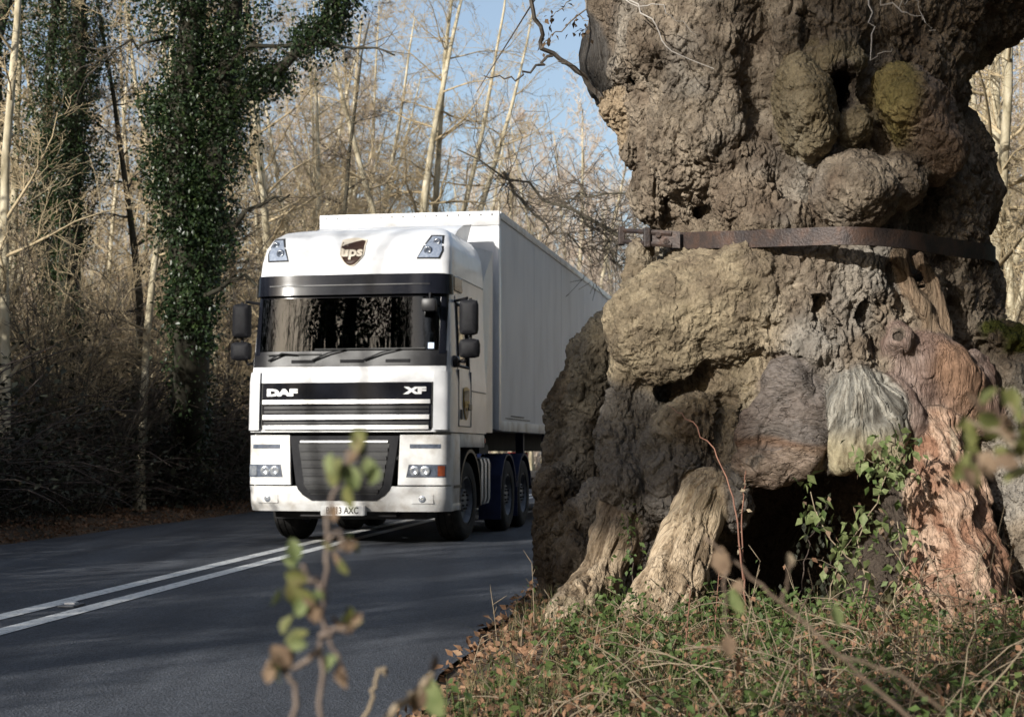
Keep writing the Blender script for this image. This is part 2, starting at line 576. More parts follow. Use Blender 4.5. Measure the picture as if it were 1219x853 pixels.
for x0, x1, zz in ((-.98, -.62, 2.27), (-.42, -.02, 2.33), (.22, .66, 2.33)):
    wp = MB()
    wp.tube([(x0, front_y(x0, 2.22) - .045, 2.20), ((x0 + x1) / 2, front_y(0, 2.27) - .055, 2.285), (x1, front_y(x1, zz) - .05, zz)], [.013, .010, .008], 6)
    a = wp.build('wiper', M['mark_black'], lorry)
    wb = MB(); wb.box(x1 - .38, x1 + .30, front_y(x1, zz + .01) - .035, front_y(x1, zz + .01) - .012, zz - .006, zz + .010); wb.build('wiper_blade', M['mark_black'], a)
stk = slab(.985, 1.055, 2.33, 2.40, .006, .001, 1, 1); stk.build('windscreen_sticker', noise_mat('pale_sticker', (.45, .55, .75), (.65, .72, .82), 30, .5), lorry)
# sun visor
vis = slab(lambda t: -1.235 + .01 * t, lambda t: 1.235 - .01 * t, 2.99, 3.235, .075, .05, 36, 6)
v = vis.build('sun_visor', M['gloss_black'], lorry, auto=40)
vl = slab(-1.0, 1.0, 3.10, 3.112, .085, .02, 20, 1); vl.build('visor_lip', M['black_plastic'], v)
for s in (-1, 1):
    vs = MB(); vs.box(min(s * 1.19, s * 1.222), max(s * 1.19, s * 1.222), .50, .95, 3.06, 3.236, .01); vs.build('visor_return', M['gloss_black'], v)
# seam lines
sm = MB()
sm.box(-1.21, 1.21, .70, 2.262, 3.238, 3.246)
for s in (-1, 1):
    for y in (.60, 1.30):
        sm.box(min(s * 1.2, s * 1.262), max(s * 1.2, s * 1.262), y - .004, y + .004, 1.42, 2.10)
        p = [(s * (cw(z) + .003), y, z) for z in (2.10, 2.5, 3.0)]
        sm.tube(p, .004, 4)
    sm.box(min(s * 1.2, s * 1.262), max(s * 1.2, s * 1.262), .60, 1.30, 1.41, 1.422)
    sm.box(min(s * 1.2, s * 1.262), max(s * 1.2, s * 1.262), 1.30, 2.2, 1.86, 1.872)
sm.build('door_seam', noise_mat('seam_grey', (.10, .10, .11), (.16, .16, .17), 9, .6), lorry)
for s in (-1, 1):
    sg = MB()
    V = [(s * (cw(z) - .012), y, z) for z in (2.14, 2.92) for y in (.64, 1.24)]
    V2 = [(x + s * .006, y, z) for x, y, z in V]
    sg.add(V + V2, [(0, 1, 3, 2), (4, 6, 7, 5), (0, 4, 5, 1), (1, 5, 7, 3), (3, 7, 6, 2), (2, 6, 4, 0)])
    o = sg.build('side_window', M['glass'], lorry)
    sf = MB()
    for a, b in (((.64, 2.15), (1.25, 2.15)), ((.64, 2.91), (1.25, 2.91)), ((.65, 2.14), (.65, 2.92)), ((1.235, 2.14), (1.235, 2.92))):
        sf.tube([(s * (cw(a[1]) + .003), a[0], a[1]), (s * (cw(b[1]) + .003), b[0], b[1])], .018, 4)
    sf.build('window_seal', M['mark_black'], o)
    hd = MB(); hd.box(min(s * 1.245, s * 1.285), max(s * 1.245, s * 1.285), 1.05, 1.24, 1.62, 1.70, .01); hd.build('door_handle', M['black_plastic'], lorry)
    sr = MB(); sr.box(min(s * 1.25, s * 1.268), max(s * 1.25, s * 1.268), .70, .80, 1.50, 1.62, .005); sr.build('door_plate', M['mark_black'], lorry)
    # quarter fairing between cab and trailer
    ff = MB()
    P0 = [(s * 1.225, 2.27, 1.36), (s * 1.24, 2.74, 1.36), (s * 1.24, 2.74, 3.80), (s * 1.05, 2.27, 3.82), (s * 1.19, 2.27, 3.3)]
    P1 = [(x - s * .03, y, z) for x, y, z in P0]
    ff.add(P0 + P1, [(0, 1, 2, 4), (4, 2, 3), (5, 9, 7, 6), (9, 8, 7), (0, 5, 6, 1), (1, 6, 7, 2), (2, 7, 8, 3), (3, 8, 9, 4), (4, 9, 5, 0)])
    ff.build('side_fairing', M['white'], lorry)
# roof spoiler behind the cab
rs = MB(); V = []
for x in (-.98, .98):
    V += [(x, 1.55, 3.86), (x, 2.30, 3.86), (x, 2.60, 4.16), (x, 2.1, 4.08), (x, 1.75, 3.97)]
rs.add(V, [(0, 1, 2, 3, 4), (9, 8, 7, 6, 5), (0, 4, 9, 5), (4, 3, 8, 9), (3, 2, 7, 8), (2, 1, 6, 7), (1, 0, 5, 6)])
rs.build('air_deflector', M['white'], lorry, auto=50)
# white panel under the windscreen, corner pieces, grille
slab(-1.20, 1.20, 1.93, 2.12, .018, .05, 24, 2).build('bonnet_panel', M['white'], lorry, auto=40)
for s in (-1, 1):
    a, b = (-1.249, -1.075) if s < 0 else (1.075, 1.249)
    cp = slab(a, b, 1.365, 2.06, .05, .06, 10, 6); cp.build('corner_panel', M['white'], lorry, auto=40)
    gp = slab(min(s * 1.045, s * 1.078), max(s * 1.045, s * 1.078), 1.39, 1.93, .012, .03, 2, 3); gp.build('panel_gap', M['mark_black'], lorry)
gr_ = slab(-1.05, 1.05, 1.37, 1.925, .010, .04, 24, 4).build('grille', M['gloss_black'], lorry, auto=40)
slab(-1.04, 1.04, 1.735, 1.915, .022, .02, 24, 1).build('name_strip', M['gloss_black'], gr_, auto=40)
for z0, z1 in ((1.675, 1.725), (1.490, 1.545), (1.372, 1.42)):
    slab(-1.035 + .05 * (1.7 - z1), 1.035 - .05 * (1.7 - z1), z0, z1, .045, .04, 24, 2).build('grille_bar', M['chrome'], gr_, auto=40)
for z0, z1 in ((1.565, 1.60), (1.615, 1.65), (1.435, 1.465)):
    slab(-1.02, 1.02, z0, z1, .020, .02, 24, 1).build('grille_slat', M['black_plastic'], gr_, auto=40)


def text_mesh(s, h, mat, name, parent, loc, rot=(PI / 2, 0, 0), sx=1.0, ext=.006, bold=.0, align='CENTER', wrap=None):
    cu = bpy.data.curves.new(name, 'FONT'); cu.body = s; cu.size = h * 1.38; cu.extrude = ext; cu.offset = bold; cu.align_x = align; cu.align_y = 'CENTER'
    cu.resolution_u = 3
    t = bpy.data.objects.new(name, cu); col.objects.link(t)
    dg = bpy.context.evaluated_depsgraph_get()
    me = bpy.data.meshes.new_from_object(t.evaluated_get(dg))
    bpy.data.objects.remove(t); bpy.data.curves.remove(cu)
    me.materials.clear()
    o = link(name, me, mat, parent)
    if wrap is not None:                       # lettering stuck on the curved front
        k = len(me.vertices); co = np.empty(k * 3, np.float32); me.vertices.foreach_get('co', co); co = co.reshape(-1, 3)
        x = loc[0] + co[:, 0] * sx; z = loc[2] + co[:, 1]
        co = np.stack([x, [front_y(a, b_, wrap) - c for a, b_, c in zip(x, z, co[:, 2])], z], 1); me.vertices.foreach_set('co', co.astype(np.float32).ravel()); me.update()
        return o
    o.location = loc; o.rotation_euler = rot; o.scale = (sx, 1, 1)
    return o


M['letter'] = noise_mat('letter_silver', (.70, .70, .70), (.80, .80, .80), 9, .35, metal=.2)
text_mesh('DAF', .078, M['letter'], 'lettering', gr_, (-.79, front_y(-.79, 1.83, .03), 1.81), sx=1.9, bold=.007, wrap=.028)
text_mesh('XF', .078, M['letter'], 'lettering', gr_, (.86, front_y(.86, 1.83, .032), 1.825), rot=(PI / 2, 0, .04), sx=1.9, bold=.007, wrap=.028)
# bumper
bump_cut = lambda t: 0
for s in (-1, 1):
    f_in = (lambda t, s=s: s * (.66 + .02 * t))
    f_out = s * 1.243
    a, b = (f_out, f_in) if s < 0 else (f_in, f_out)
    bq = slab(a, b, .715, 1.305, .02, .06, 14, 6).build('bumper_panel', M['white_dirty'], lorry, auto=40)
    sl = slab(min(s * .80, s * 1.16), max(s * .80, s * 1.16), 1.145, 1.195, .024, .01, 8, 1); sl.build('bumper_recess', M['lamp_dark'], bq)
    if s > 0:
        hx0 = (lambda t: .76 + .03 * t); hx1 = (lambda t: 1.215)
    else:
        hx0 = (lambda t: -1.215); hx1 = (lambda t: -.76 - .03 * t)
    h = slab(hx0, hx1, .805, .955, .026, .03, 10, 3).build('headlight', M['lamp_dark'], lorry, auto=40)
    h['label'] = 'clear headlight with an amber indicator at its outer end' if s > 0 else None or 'clear headlight at the kerbless side of the bumper'
    for xc_, r in ((.86, .055), (.985, .055)):
        x = s * xc_
        b_ = MB(); b_.lathe([(0, .001), (-.004, r * .5), (-.014, r), (.0, r + .008), (.03, r + .008)], 'y', (x, front_y(x, .88, .028), .88), 20); b_.build('reflector', M['lamp_glass'], h, smooth=True)
    x0, x1 = (1.13, 1.205) if s > 0 else (-1.205, -1.10)
    slab(x0, x1, .82, .94, .032, .02, 3, 1).build('indicator', M['amber'] if s > 0 else M['lamp_glass'], h)
    fl_ = slab(min(s * .82, s * 1.08), max(s * .82, s * 1.08), .50, .60, .028, .02, 6, 2); fo = fl_.build('fog_light', M['white_dirty'], lorry, auto=40)
    ft = MB(); xx = s * .95
    ft.lathe([(0, .001), (-.006, .035), (0, .042)], 'y', (xx, front_y(xx, .55, .03), .55), 14); ft.build('lens', M['lamp_glass'], fo, smooth=True)
    # step and side of the bumper
    ss = MB(); ss.box(min(s * 1.18, s * 1.238), max(s * 1.18, s * 1.238), .36, .83, .40, .50, .02); ss.build('step', M['white_dirty'], lorry, auto=40)
    tr_ = MB(); tr_.box(min(s * 1.15, s * 1.243), max(s * 1.15, s * 1.243), .42, .82, .672, .705); tr_.build('step_gap', M['mark_black'], lorry)
lb = slab(-1.243, 1.243, .40, .698, .022, .08, 40, 4).build('bumper', M['white_dirty'], lorry, auto=40)
rad = lambda t: .40 + .16 * min(1, t * 5) ** .6 + .11 * t
lg = slab(lambda t: -rad(t), rad, .53, 1.295, .036, .05, 16, 12).build('lower_grille', M['grey_plastic'], lorry, auto=30)
inn = lambda t: .40 + .06 * min(1, t * 6) + .10 * t
li = slab(lambda t: -inn(t), inn, .60, 1.20, .042, .02, 10, 6).build('grille_opening', M['mark_black'], lg)
for k in range(6):
    z0 = .62 + .098 * k; w = .405 + .06 * min(1, (z0 - .58) * 10) + .09 * (z0 - .6) / .6
    p = slab(-w, w, z0, z0 + .045, .056, .03, 12, 1); p.build('grille_slat', M['black_plastic'], lg)
slab(-.54, .54, 1.215, 1.238, .050, .02, 12, 1).build('grille_trim', M['chrome'], lg)
sp_ = MB(); sp_.box(-1.1, 1.1, .36, .62, 1.30, 1.372); sp_.build('bumper_gap', M['mark_black'], lorry)
un = MB(); un.box(-.95, .95, .28, .8, .30, .42, .02); un.box(-.6, .6, .16, .4, .33, .45, .02); un.build('underrun_bar', M['chassis'], lorry, auto=40)
# plate
pl = MB(); yp = front_y(0, .55, .075); pl.box(-.26, .26, yp - .006, yp + .006, .355, .47, .003); po = pl.build('number_plate', M['plate'], lorry)
text_mesh('BX13 AXC', .078, M['mark_black'], 'lettering', po, (0, yp - .008, .412), sx=.80, ext=.0015, bold=.002)
bk = MB(); bk.box(-.27, .27, yp + .006, front_y(0, .5) + .02, .36, .465); bk.build('plate_bracket', M['white'], po)


# shield badge
def shield_pts(w, h, n=14, sag=.5):
    """Outline of a shield: flat sides, arched top, pointed bottom."""
    pts = []
    for t in np.linspace(0, 1, n): pts.append((-w + 2 * w * t, h * (.86 + .14 * math.sin(PI * t))))
    for t in np.linspace(0, 1, n)[1:]: pts.append((w * (1 - .03 * t), h * .86 - 1.05 * h * t))
    for t in np.linspace(0, 1, n)[1:]: pts.append((w * .97 * (1 - t) , -h * .19 - h * .81 * (1 - (1 - t) ** 1.9)))
    right = pts[n:]
    for x, z in reversed(right[:-1]): pts.append((-x, z))
    return pts


def prism(name, pts, f, t, mat, parent, rev=1):
    """pts (x, z) -> f(x, z, out) world; thickness t."""
    m = MB(); n = len(pts)
    V = [f(x, z, 0) for x, z in pts] + [f(x, z, t) for x, z in pts]
    Fc = [tuple(range(n, 2 * n)), tuple(range(n - 1, -1, -1))] + [(i, (i + 1) % n, n + (i + 1) % n, n + i) for i in range(n)]
    m.add(V, Fc)
    return m.build(name, mat, parent)


def badge(f, sc, rim, body, txt, parent, tl, tr, ts, lettering='ups', wrap=None):
    b = prism('shield_badge', [(x * sc, z * sc) for x, z in shield_pts(.5, .6)], f, .006, rim, parent)
    inner = shield_pts(.455, .555)
    n = 14
    top = []
    for x, z in inner[:n]:                       # the brown field stops under a swoosh that rises to the right
        u = (x + .455) / .91
        top.append((x, min(z, .20 + .34 * (u ** .55)) - .02))
    prism('badge_field', [(x * sc, z * sc) for x, z in top + inner[n:]], lambda x, z, o: f(x, z, o + .004), .006, body, b)
    text_mesh(lettering, ts, txt, 'lettering', b, tl, tr, sx=1.15, ext=.003, bold=.006, wrap=wrap)
    return b


f_front = lambda x, z, o: (x - .01, front_y(x, 3.53 + z, .008 + o), 3.53 + z)
bz = 3.53
sl_ = math.atan2(front_y(0, 3.6) - front_y(0, 3.42), .18)
bd_ = badge(f_front, .315, M['badge_cream'], M['badge_brown'], M['badge_cream'], lorry, (-.01, front_y(0, 3.52, .022), 3.525), (PI / 2 - sl_, 0, 0), .125, wrap=.024)
bd_['label'] = 'brown and cream shield badge on the cab roof front'
f_side = lambda x, z, o: (cw(1.70) + .006 + o, 1.0 + x, 1.70 + z)
bs = badge(f_side, .34, M['badge_gold'], M['badge_brown'], M['badge_gold'], lorry, (cw(1.7) + .02, 1.0, 1.70), (PI / 2, 0, PI / 2), .12)
bs['label'] = 'gold shield badge on the cab door'
f_side2 = lambda x, z, o: (-cw(1.70) - .006 - o, 1.0 - x, 1.70 + z)
badge(f_side2, .34, M['badge_gold'], M['badge_brown'], M['badge_gold'], lorry, (-cw(1.7) - .02, 1.0, 1.70), (PI / 2, 0, -PI / 2), .12)
# roof lights
for s in (-1, 1):
    def tr0(t, s=s): return .80 + .13 * t
    def tr1(t, s=s): return 1.085 + .045 * min(1, t * 3) - .05 * t
    z0, z1 = 3.44, 3.72
    base = slab((lambda t: tr0(t)) if s > 0 else (lambda t: -tr1(t)), (lambda t: tr1(t)) if s > 0 else (lambda t: -tr0(t)), z0 - .02, z1 + .02, .004, .02, 6, 6).build('roof_light', M['mark_black'], lorry, auto=40)
    slab((lambda t: tr0(t) + .02) if s > 0 else (lambda t: -tr1(t) + .02), (lambda t: tr1(t) - .02) if s > 0 else (lambda t: -tr0(t) - .02), z0, z1, .012, .01, 6, 6).build('lens', M['lamp_glass'], base, auto=40)
    for xq, zq, r in ((.93, 3.53, .045), (1.02, 3.64, .04)):
        x = s * xq
        k = MB(); k.lathe([(0, .001), (-.012, r * .55), (-.02, r), (.02, r + .01)], 'y', (x, front_y(x, zq, .014), zq), 16); k.build('bulb_bowl', M['lamp_dark'], base, smooth=True)
# mirrors
for s in (-1, 1):
    X = lambda a, b: (min(s * a, s * b), max(s * a, s * b))
    y0 = .36
    a = MB(); a.tube([(s * 1.20, .55, 2.22), (s * 1.36, y0 + .06, 2.18), (s * 1.44, y0 + .06, 2.30), (s * 1.44, y0 + .05, 2.95)], .02, 8); a.tube([(s * 1.2, .58, 2.93), (s * 1.40, y0 + .05, 2.95)], .018, 8)
    mo = a.build('mirror_arm', M['black_plastic'], lorry, auto=50)
    for z0, z1, x0, x1, nm in ((2.50, 2.925, 1.315, 1.545, 'mirror_housing'), (2.225, 2.455, 1.31, 1.565, 'mirror_housing')):
        h = MB(); xx = X(x0, x1); h.box(xx[0], xx[1], y0 - .07, y0 + .09, z0, z1, .065)
        ho = h.build(nm, M['grey_plastic'], mo, auto=60)
        g_ = MB(); g_.box(xx[0] + .025, xx[1] - .025, y0 + .088, y0 + .095, z0 + .04, z1 - .04); g_.build('mirror_glass', M['lamp_glass'], mo)
    bm_ = MB(); xx = X(1.16, 1.30); bm_.box(xx[0], xx[1], .36, .54, 2.12, 2.26, .05); bm_.build('mirror_mount', M['black_plastic'], mo, auto=60)
km = MB(); km.tube([(1.0, .30, 3.0), (1.02, .08, 2.98), (1.02, .05, 2.90)], .015, 6); km.box(.93, 1.11, -.02, .10, 2.76, 2.92, .04); km.build('kerb_mirror', M['black_plastic'], lorry, auto=50)


# wheels
def wheel(x, y, r=.50, w=.30, steer=0.0, side=1, twin=False, mat_rim='rim'):
    e = empty('wheel', (x, y, r), steer); e.parent = lorry
    t = MB(); h = w / 2
    prof = [(-h, r * .60), (-h * 1.05, r * .72), (-h * 1.05, r * .86), (-h * .92, r * .96), (-h * .6, r), (-h * .56, r * .975), (-h * .5, r), (-h * .06, r), (0, r * .975), (h * .06, r), (h * .5, r), (h * .56, r * .975), (h * .6, r), (h * .92, r * .96), (h * 1.05, r * .86), (h * 1.05, r * .72), (h, r * .60)]
    t.lathe(prof, 'x', n=40).build('tyre', M['tyre'], e, auto=50)
    s = side
    q = MB(); q.lathe([(s * h * .9, r * .62), (s * h * .95, r * .56), (s * h * .5, r * .50), (s * h * .30, r * .30), (s * h * .75, r * .27), (s * h * .80, r * .13), (s * h * .85, .001)], 'x', n=32)
    q.lathe([(-s * h * .9, r * .62), (-s * h * .2, r * .5), (-s * h * .1, .001)], 'x', n=24)
    q.build('rim', M[mat_rim], e, auto=40)
    for k in range(10):
        a = 2 * PI * k / 10
        n = MB(); n.lathe([(s * h * .72, .014), (s * h * .95, .014), (s * h * .95, .001)], 'x', (0, r * .215 * math.cos(a), r * .215 * math.sin(a)), 6); n.build('wheel_nut', M['chassis'], e)
    return e


for s in (-1, 1):
    wheel(s * 1.04, 1.38, steer=-.06, side=s)
    for yy in (5.15, 3.95):
        wheel(s * 1.08, yy, side=s, w=.29); 
    for k in range(3): wheel(s * 1.10, 11.2 + 1.31 * k, side=s, w=.36, r=.5)
    fa = MB(); ts = np.linspace(R(-8), R(188), 16)
    V = [(s * xx, 1.38 + rr * math.cos(t), .50 + rr * math.sin(t)) for t in ts for xx, rr in ((.86, .60), (1.238, .60), (1.238, .64), (.86, .64))]
    fa.add(V, [(4 * i + k, 4 * i + (k + 1) % 4, 4 * i + 4 + (k + 1) % 4, 4 * i + 4 + k) for i in range(15) for k in range(4)]); fa.build('mudguard', M['black_plastic'], lorry, auto=40)
    tk = MB(); tk.box(min(s * .62, s * 1.19), max(s * .62, s * 1.19), 2.12, 2.78, .42, 1.02, .09); to = tk.build('fuel_tank', M['tank'], lorry, auto=40)
    for yy in (2.22, 2.45, 2.68):
        tb = MB(); tb.box(min(s * .60, s * 1.21), max(s * .60, s * 1.21), yy - .03, yy + .03, .405, 1.035, .09); tb.build('tank_strap', M['white_dirty'], to, auto=40)
    for y0 in (3.30, 4.55):
        mg = MB(); ts = np.linspace(R(10), R(170), 12)
        V = [(s * xx, y0 + .62 + rr * math.cos(t), .50 + rr * math.sin(t)) for t in ts for xx, rr in ((.92, .56), (1.24, .56), (1.24, .59), (.92, .59))]
        mg.add(V, [(4 * i + k, 4 * i + (k + 1) % 4, 4 * i + 4 + (k + 1) % 4, 4 * i + 4 + k) for i in range(11) for k in range(4)]); mg.build('mudguard', M['blue_steel'], lorry, auto=40)
        ml = MB(); ml.box(min(s * .93, s * 1.24), max(s * .93, s * 1.24), y0 + .02, y0 + .035, .18, .78); ml.build('mudflap', M['blue_steel'], lorry)
    rl_ = MB(); rl_.box(min(s * 1.15, s * 1.235), max(s * 1.15, s * 1.235), 2.26, 2.30, 1.22, 1.28); rl_.build('side_marker', M['red'], lorry)
ch = MB()
for s in (-1, 1): ch.box(s * .42 - .05, s * .42 + .05, .5, 6.0, .72, 1.0, .01)
ch.box(-.5, .5, .7, 2.0, .5, 1.2); ch.box(-1.0, 1.0, 1.30, 1.46, .44, .56); ch.box(-.95, .95, 3.8, 4.1, .42, .58); ch.box(-.95, .95, 5.0, 5.3, .42, .58); ch.box(-.55, .55, 4.1, 5.0, 1.0, 1.22); ch.box(-1.15, 1.15, 2.3, 2.9, 1.08, 1.2)
ch.build('chassis', M['chassis'], lorry)

# trailer
T0, T1, TZ0, TZ1, TW = 3.02, 16.6, 1.40, 4.40, 1.27
tb = MB(); tb.box(-TW, TW, T0, T1, TZ0 + .02, TZ1 - .02); tbo = tb.build('trailer_body', M['trailer'], lorry)
fr_ = MB()
fr_.box(-TW - .01, TW + .01, T0 - .02, T0 + .06, TZ1 - .20, TZ1, .012)
for s in (-1, 1): fr_.box(s * TW - .05 if s > 0 else -TW - .012, TW + .012 if s > 0 else -TW + .05, T0 - .03, T0 + .10, TZ0, TZ1 - .21, .012)
fr_.build('front_frame', M['white'], tbo, auto=40)
for k in range(16):
    rv = MB(); x = -1.18 + 2.36 * k / 15
    rv.lathe([(0, .012), (-.008, .010), (-.010, .001)], 'y', (x, T0 - .02, TZ1 - .05), 8); rv.build('rivet', M['grey_plastic'], tbo)
for s in (-1, 1):
    for z0, z1, nm, mt in ((TZ1 - .10, TZ1 + .004, 'roof_rail', 'white_dirty'), (TZ0 - .012, TZ0 + .13, 'bottom_rail', 'white_dirty')):
        rl = MB(); rl.box(s * TW - .03 if s > 0 else -TW - .014, TW + .014 if s > 0 else -TW + .03, T0 + .10, T1, z0, z1, .006); rl.build(nm, M[mt], tbo, auto=40)
    for k in range(1, 5):
        y = T0 + .1 + (T1 - T0 - .1) * k / 5
        rl = MB(); rl.box(s * TW - .01 if s > 0 else -TW - .004, TW + .0025 if s > 0 else -TW + .01, y - .004, y + .004, TZ0 + .14, TZ1 - .11); rl.build('panel_joint', M['trailer'], tbo)
    mk = MB(); mk.box(s * TW - .01 if s > 0 else -TW - .006, TW + .006 if s > 0 else -TW + .01, T0 + .9, T0 + 1.9, TZ0 + .20, TZ0 + .215); mk.box(s * TW - .01 if s > 0 else -TW - .006, TW + .006 if s > 0 else -TW + .01, T0 + .5, T0 + 2.4, TZ0 + .165, TZ0 + .175); mk.build('side_marking', M['grey_plastic'], tbo)
    sg_ = MB()
    for z in (.55, .80, 1.05): sg_.box(s * 1.14 - .015, s * 1.14 + .015, 7.3, 10.4, z, z + .12)
    for y in (7.5, 8.9, 10.2): sg_.box(s * 1.12 - .02, s * 1.12 + .02, y, y + .06, .55, 1.40)
    sg_.build('side_guard', M['blue_steel'], lorry)
    lg_ = MB(); lg_.box(s * .95 - .06, s * .95 + .06, 6.3, 6.42, .30, 1.40); lg_.box(s * .95 - .13, s * .95 + .13, 6.22, 6.5, .26, .30); lg_.build('landing_leg', M['blue_steel'], lorry)
    for k in range(3):
        mg = MB(); ts = np.linspace(R(20), R(160), 8); y0 = 11.2 + 1.31 * k
        V = [(s * xx, y0 + rr * math.cos(t), .50 + rr * math.sin(t)) for t in ts for xx, rr in ((.92, .57), (1.26, .57), (1.26, .59), (.92, .59))]
        mg.add(V, [(4 * i + q, 4 * i + (q + 1) % 4, 4 * i + 4 + (q + 1) % 4, 4 * i + 4 + q) for i in range(7) for q in range(4)]); mg.build('mudguard', M['blue_steel'], lorry)
    dr = MB(); dr.box(min(s * .01, s * 1.24), max(s * .01, s * 1.24), T1, T1 + .05, TZ0 + .03, TZ1 - .05); dr.build('rear_door', M['trailer'], lorry)
    tl_ = MB(); tl_.box(min(s * .75, s * 1.2), max(s * .75, s * 1.2), T1 - .1, T1 + .03, .95, 1.10); tl_.build('tail_light', M['red'], lorry)
tc_ = MB()
for s in (-1, 1): tc_.box(s * .5 - .06, s * .5 + .06, T0 + .4, T1, 1.12, 1.42)
for k in range(3): tc_.box(-1.0, 1.0, 11.12 + 1.31 * k, 11.28 + 1.31 * k, .42, .58)
tc_.box(-1.2, 1.2, T1 - .15, T1, .55, .70); tc_.build('trailer_chassis', M['chassis'], lorry)

# ------------------------------------------------------------------ the ancient oak
OY = 11.3
TZ = np.array([-0.3, 0.6, 1.33, 1.92, 2.34, 2.64, 3.1, 3.4, 3.7, 4.12, 5.0, 5.6])
TCX = np.array([2.10, 2.10, 2.10, 2.12, 2.12, 2.18, 2.15, 2.02, 1.95, 2.02, 2.10, 2.15])
TRX = np.array([1.62, 1.50, 1.36, 1.29, 1.18, 1.14, 1.14, 1.18, 1.27, 1.34, 1.35, 1.20])
TRY = np.array([1.45, 1.32, 1.22, 1.20, 1.14, 1.10, 1.10, 1.12, 1.15, 1.20, 1.20, 1.10])


def trunk_at(z):
    return np.interp(z, TZ, TCX), np.interp(z, TZ, TRX), np.interp(z, TZ, TRY)


def on_trunk(px, py, out=0.0):
    """Point on the trunk's front seen at that pixel; out moves it towards the viewer."""
    y = 10.3
    for _ in range(6):
        p = at(px, py, y)
        cx, rx, ry = trunk_at(p[2])
        q = min(0.995, abs(p[0] - cx) / rx)
        y = OY - ry * math.sqrt(1 - q * q)
    return at(px, py, y - out)


VS = 0.02
GX0, GY0, GZ0 = -0.1, 8.8, -0.3
NX, NY, NZ = 220, 212, 290
ax = GX0 + VS * np.arange(NX); ay = GY0 + VS * np.arange(NY); az = GZ0 + VS * np.arange(NZ)
cxs, rxs, rys = trunk_at(az)
dx = (ax[:, None, None] - cxs[None, None, :]); dy = (ay[None, :, None] - OY)
th = np.arctan2(dy + 0 * dx, dx + 0 * dy)
flute = 1 + 0.025 * np.cos(5 * th + 0.6 * az[None, None, :]) + 0.018 * np.cos(9 * th + 1.3 + az[None, None, :])
F = ((np.sqrt((dx / rxs) ** 2 + (dy / rys) ** 2) - flute) * np.minimum(rxs, rys)).astype(np.float32)
F = np.maximum(F, (az[None, None, :] - 5.3).astype(np.float32))
ID = np.zeros(F.shape, np.uint8)
del th, flute


def _sl(c, h):
    out = []
    for k, (o, n) in enumerate(((GX0, NX), (GY0, NY), (GZ0, NZ))):
        a = int(max(0, math.floor((c[k] - h[k] - o) / VS))); b = int(min(n, math.ceil((c[k] + h[k] - o) / VS) + 1))
        out.append(slice(a, max(a, b)))
    return tuple(out)


def _apply(sl, d, k, idn, cut):
    f = F[sl].copy()
    if cut:
        h = np.clip(0.5 - 0.5 * (f + d) / k, 0, 1)
        F[sl] = f * (1 - h) - d * h + k * h * (1 - h)
        if idn is not None: ID[sl][-d > f - 0.03] = idn
    else:
        h = np.clip(0.5 + 0.5 * (f - d) / k, 0, 1)
        F[sl] = f * (1 - h) + d * h - k * h * (1 - h)
        if idn is not None: ID[sl][d < f] = idn


def ell(c, r, idn=None, k=0.06, rot=0.0, cut=False):
    """Ellipsoid; rot tilts it (degrees, clockwise as seen from the road)."""
    m = max(r) + k * 1.5 + 0.05
    sl = _sl(c, (m, m, m))
    X = ax[sl[0]][:, None, None] - c[0]; Y = ay[sl[1]][None, :, None] - c[1]; Z = az[sl[2]][None, None, :] - c[2]
    ca, sa = math.cos(R(rot)), math.sin(R(rot))
    X, Z = X * ca - Z * sa, X * sa + Z * ca
    k0 = np.sqrt((X / r[0]) ** 2 + (Y / r[1]) ** 2 + (Z / r[2]) ** 2)
    k1 = np.sqrt((X / r[0] ** 2) ** 2 + (Y / r[1] ** 2) ** 2 + (Z / r[2] ** 2) ** 2) + 1e-6
    _apply(sl, (k0 * (k0 - 1) / k1).astype(np.float32), k, idn, cut)


def caps(pts, rad, idn=None, k=0.06, cut=False):
    """Chain of capsules through pts with changing radius."""
    for i in range(len(pts) - 1):
        a, b = np.array(pts[i], float), np.array(pts[i + 1], float); ra, rb = rad[i], rad[i + 1]
        m = max(ra, rb) + k * 1.5 + 0.05
        sl = _sl((a + b) / 2, np.abs(b - a) / 2 + m)
        if any(s.start >= s.stop for s in sl): continue
        X = ax[sl[0]][:, None, None] - a[0]; Y = ay[sl[1]][None, :, None] - a[1]; Z = az[sl[2]][None, None, :] - a[2]
        ba = b - a
        t = np.clip((X * ba[0] + Y * ba[1] + Z * ba[2]) / (ba @ ba), 0, 1)
        d = np.sqrt((X - t * ba[0]) ** 2 + (Y - t * ba[1]) ** 2 + (Z - t * ba[2]) ** 2) - (ra + (rb - ra) * t)
        _apply(sl, d.astype(np.float32), k, idn, cut)


PXM = 186.0      # photo pixels per metre on the front of the trunk


def bump(px, py, rx, ry, idn=None, depth=None, sink=0.35, rot=0.0, k=0.06, y=None, cut=False, extra=0.0):
    """A swelling that shows at photo pixel px, py with half sizes rx, ry in photo pixels."""
    p = on_trunk(px, py, extra) if y is None else at(px, py, y)
    s = FPX / p[1]
    dp = depth if depth is not None else 0.7 * min(rx, ry) / s
    c = p + np.array([0, dp * sink, 0])
    ell(c, (rx / s, dp, ry / s), idn, k, rot, cut)


def strand(pp, rad, idn=None, k=0.05, sink=0.0, y=None, cut=False):
    pts = [(on_trunk(a, b, -sink) if y is None else at(a, b, y)) for a, b in pp]
    caps(pts, [r / PXM for r in rad], idn, k, cut)


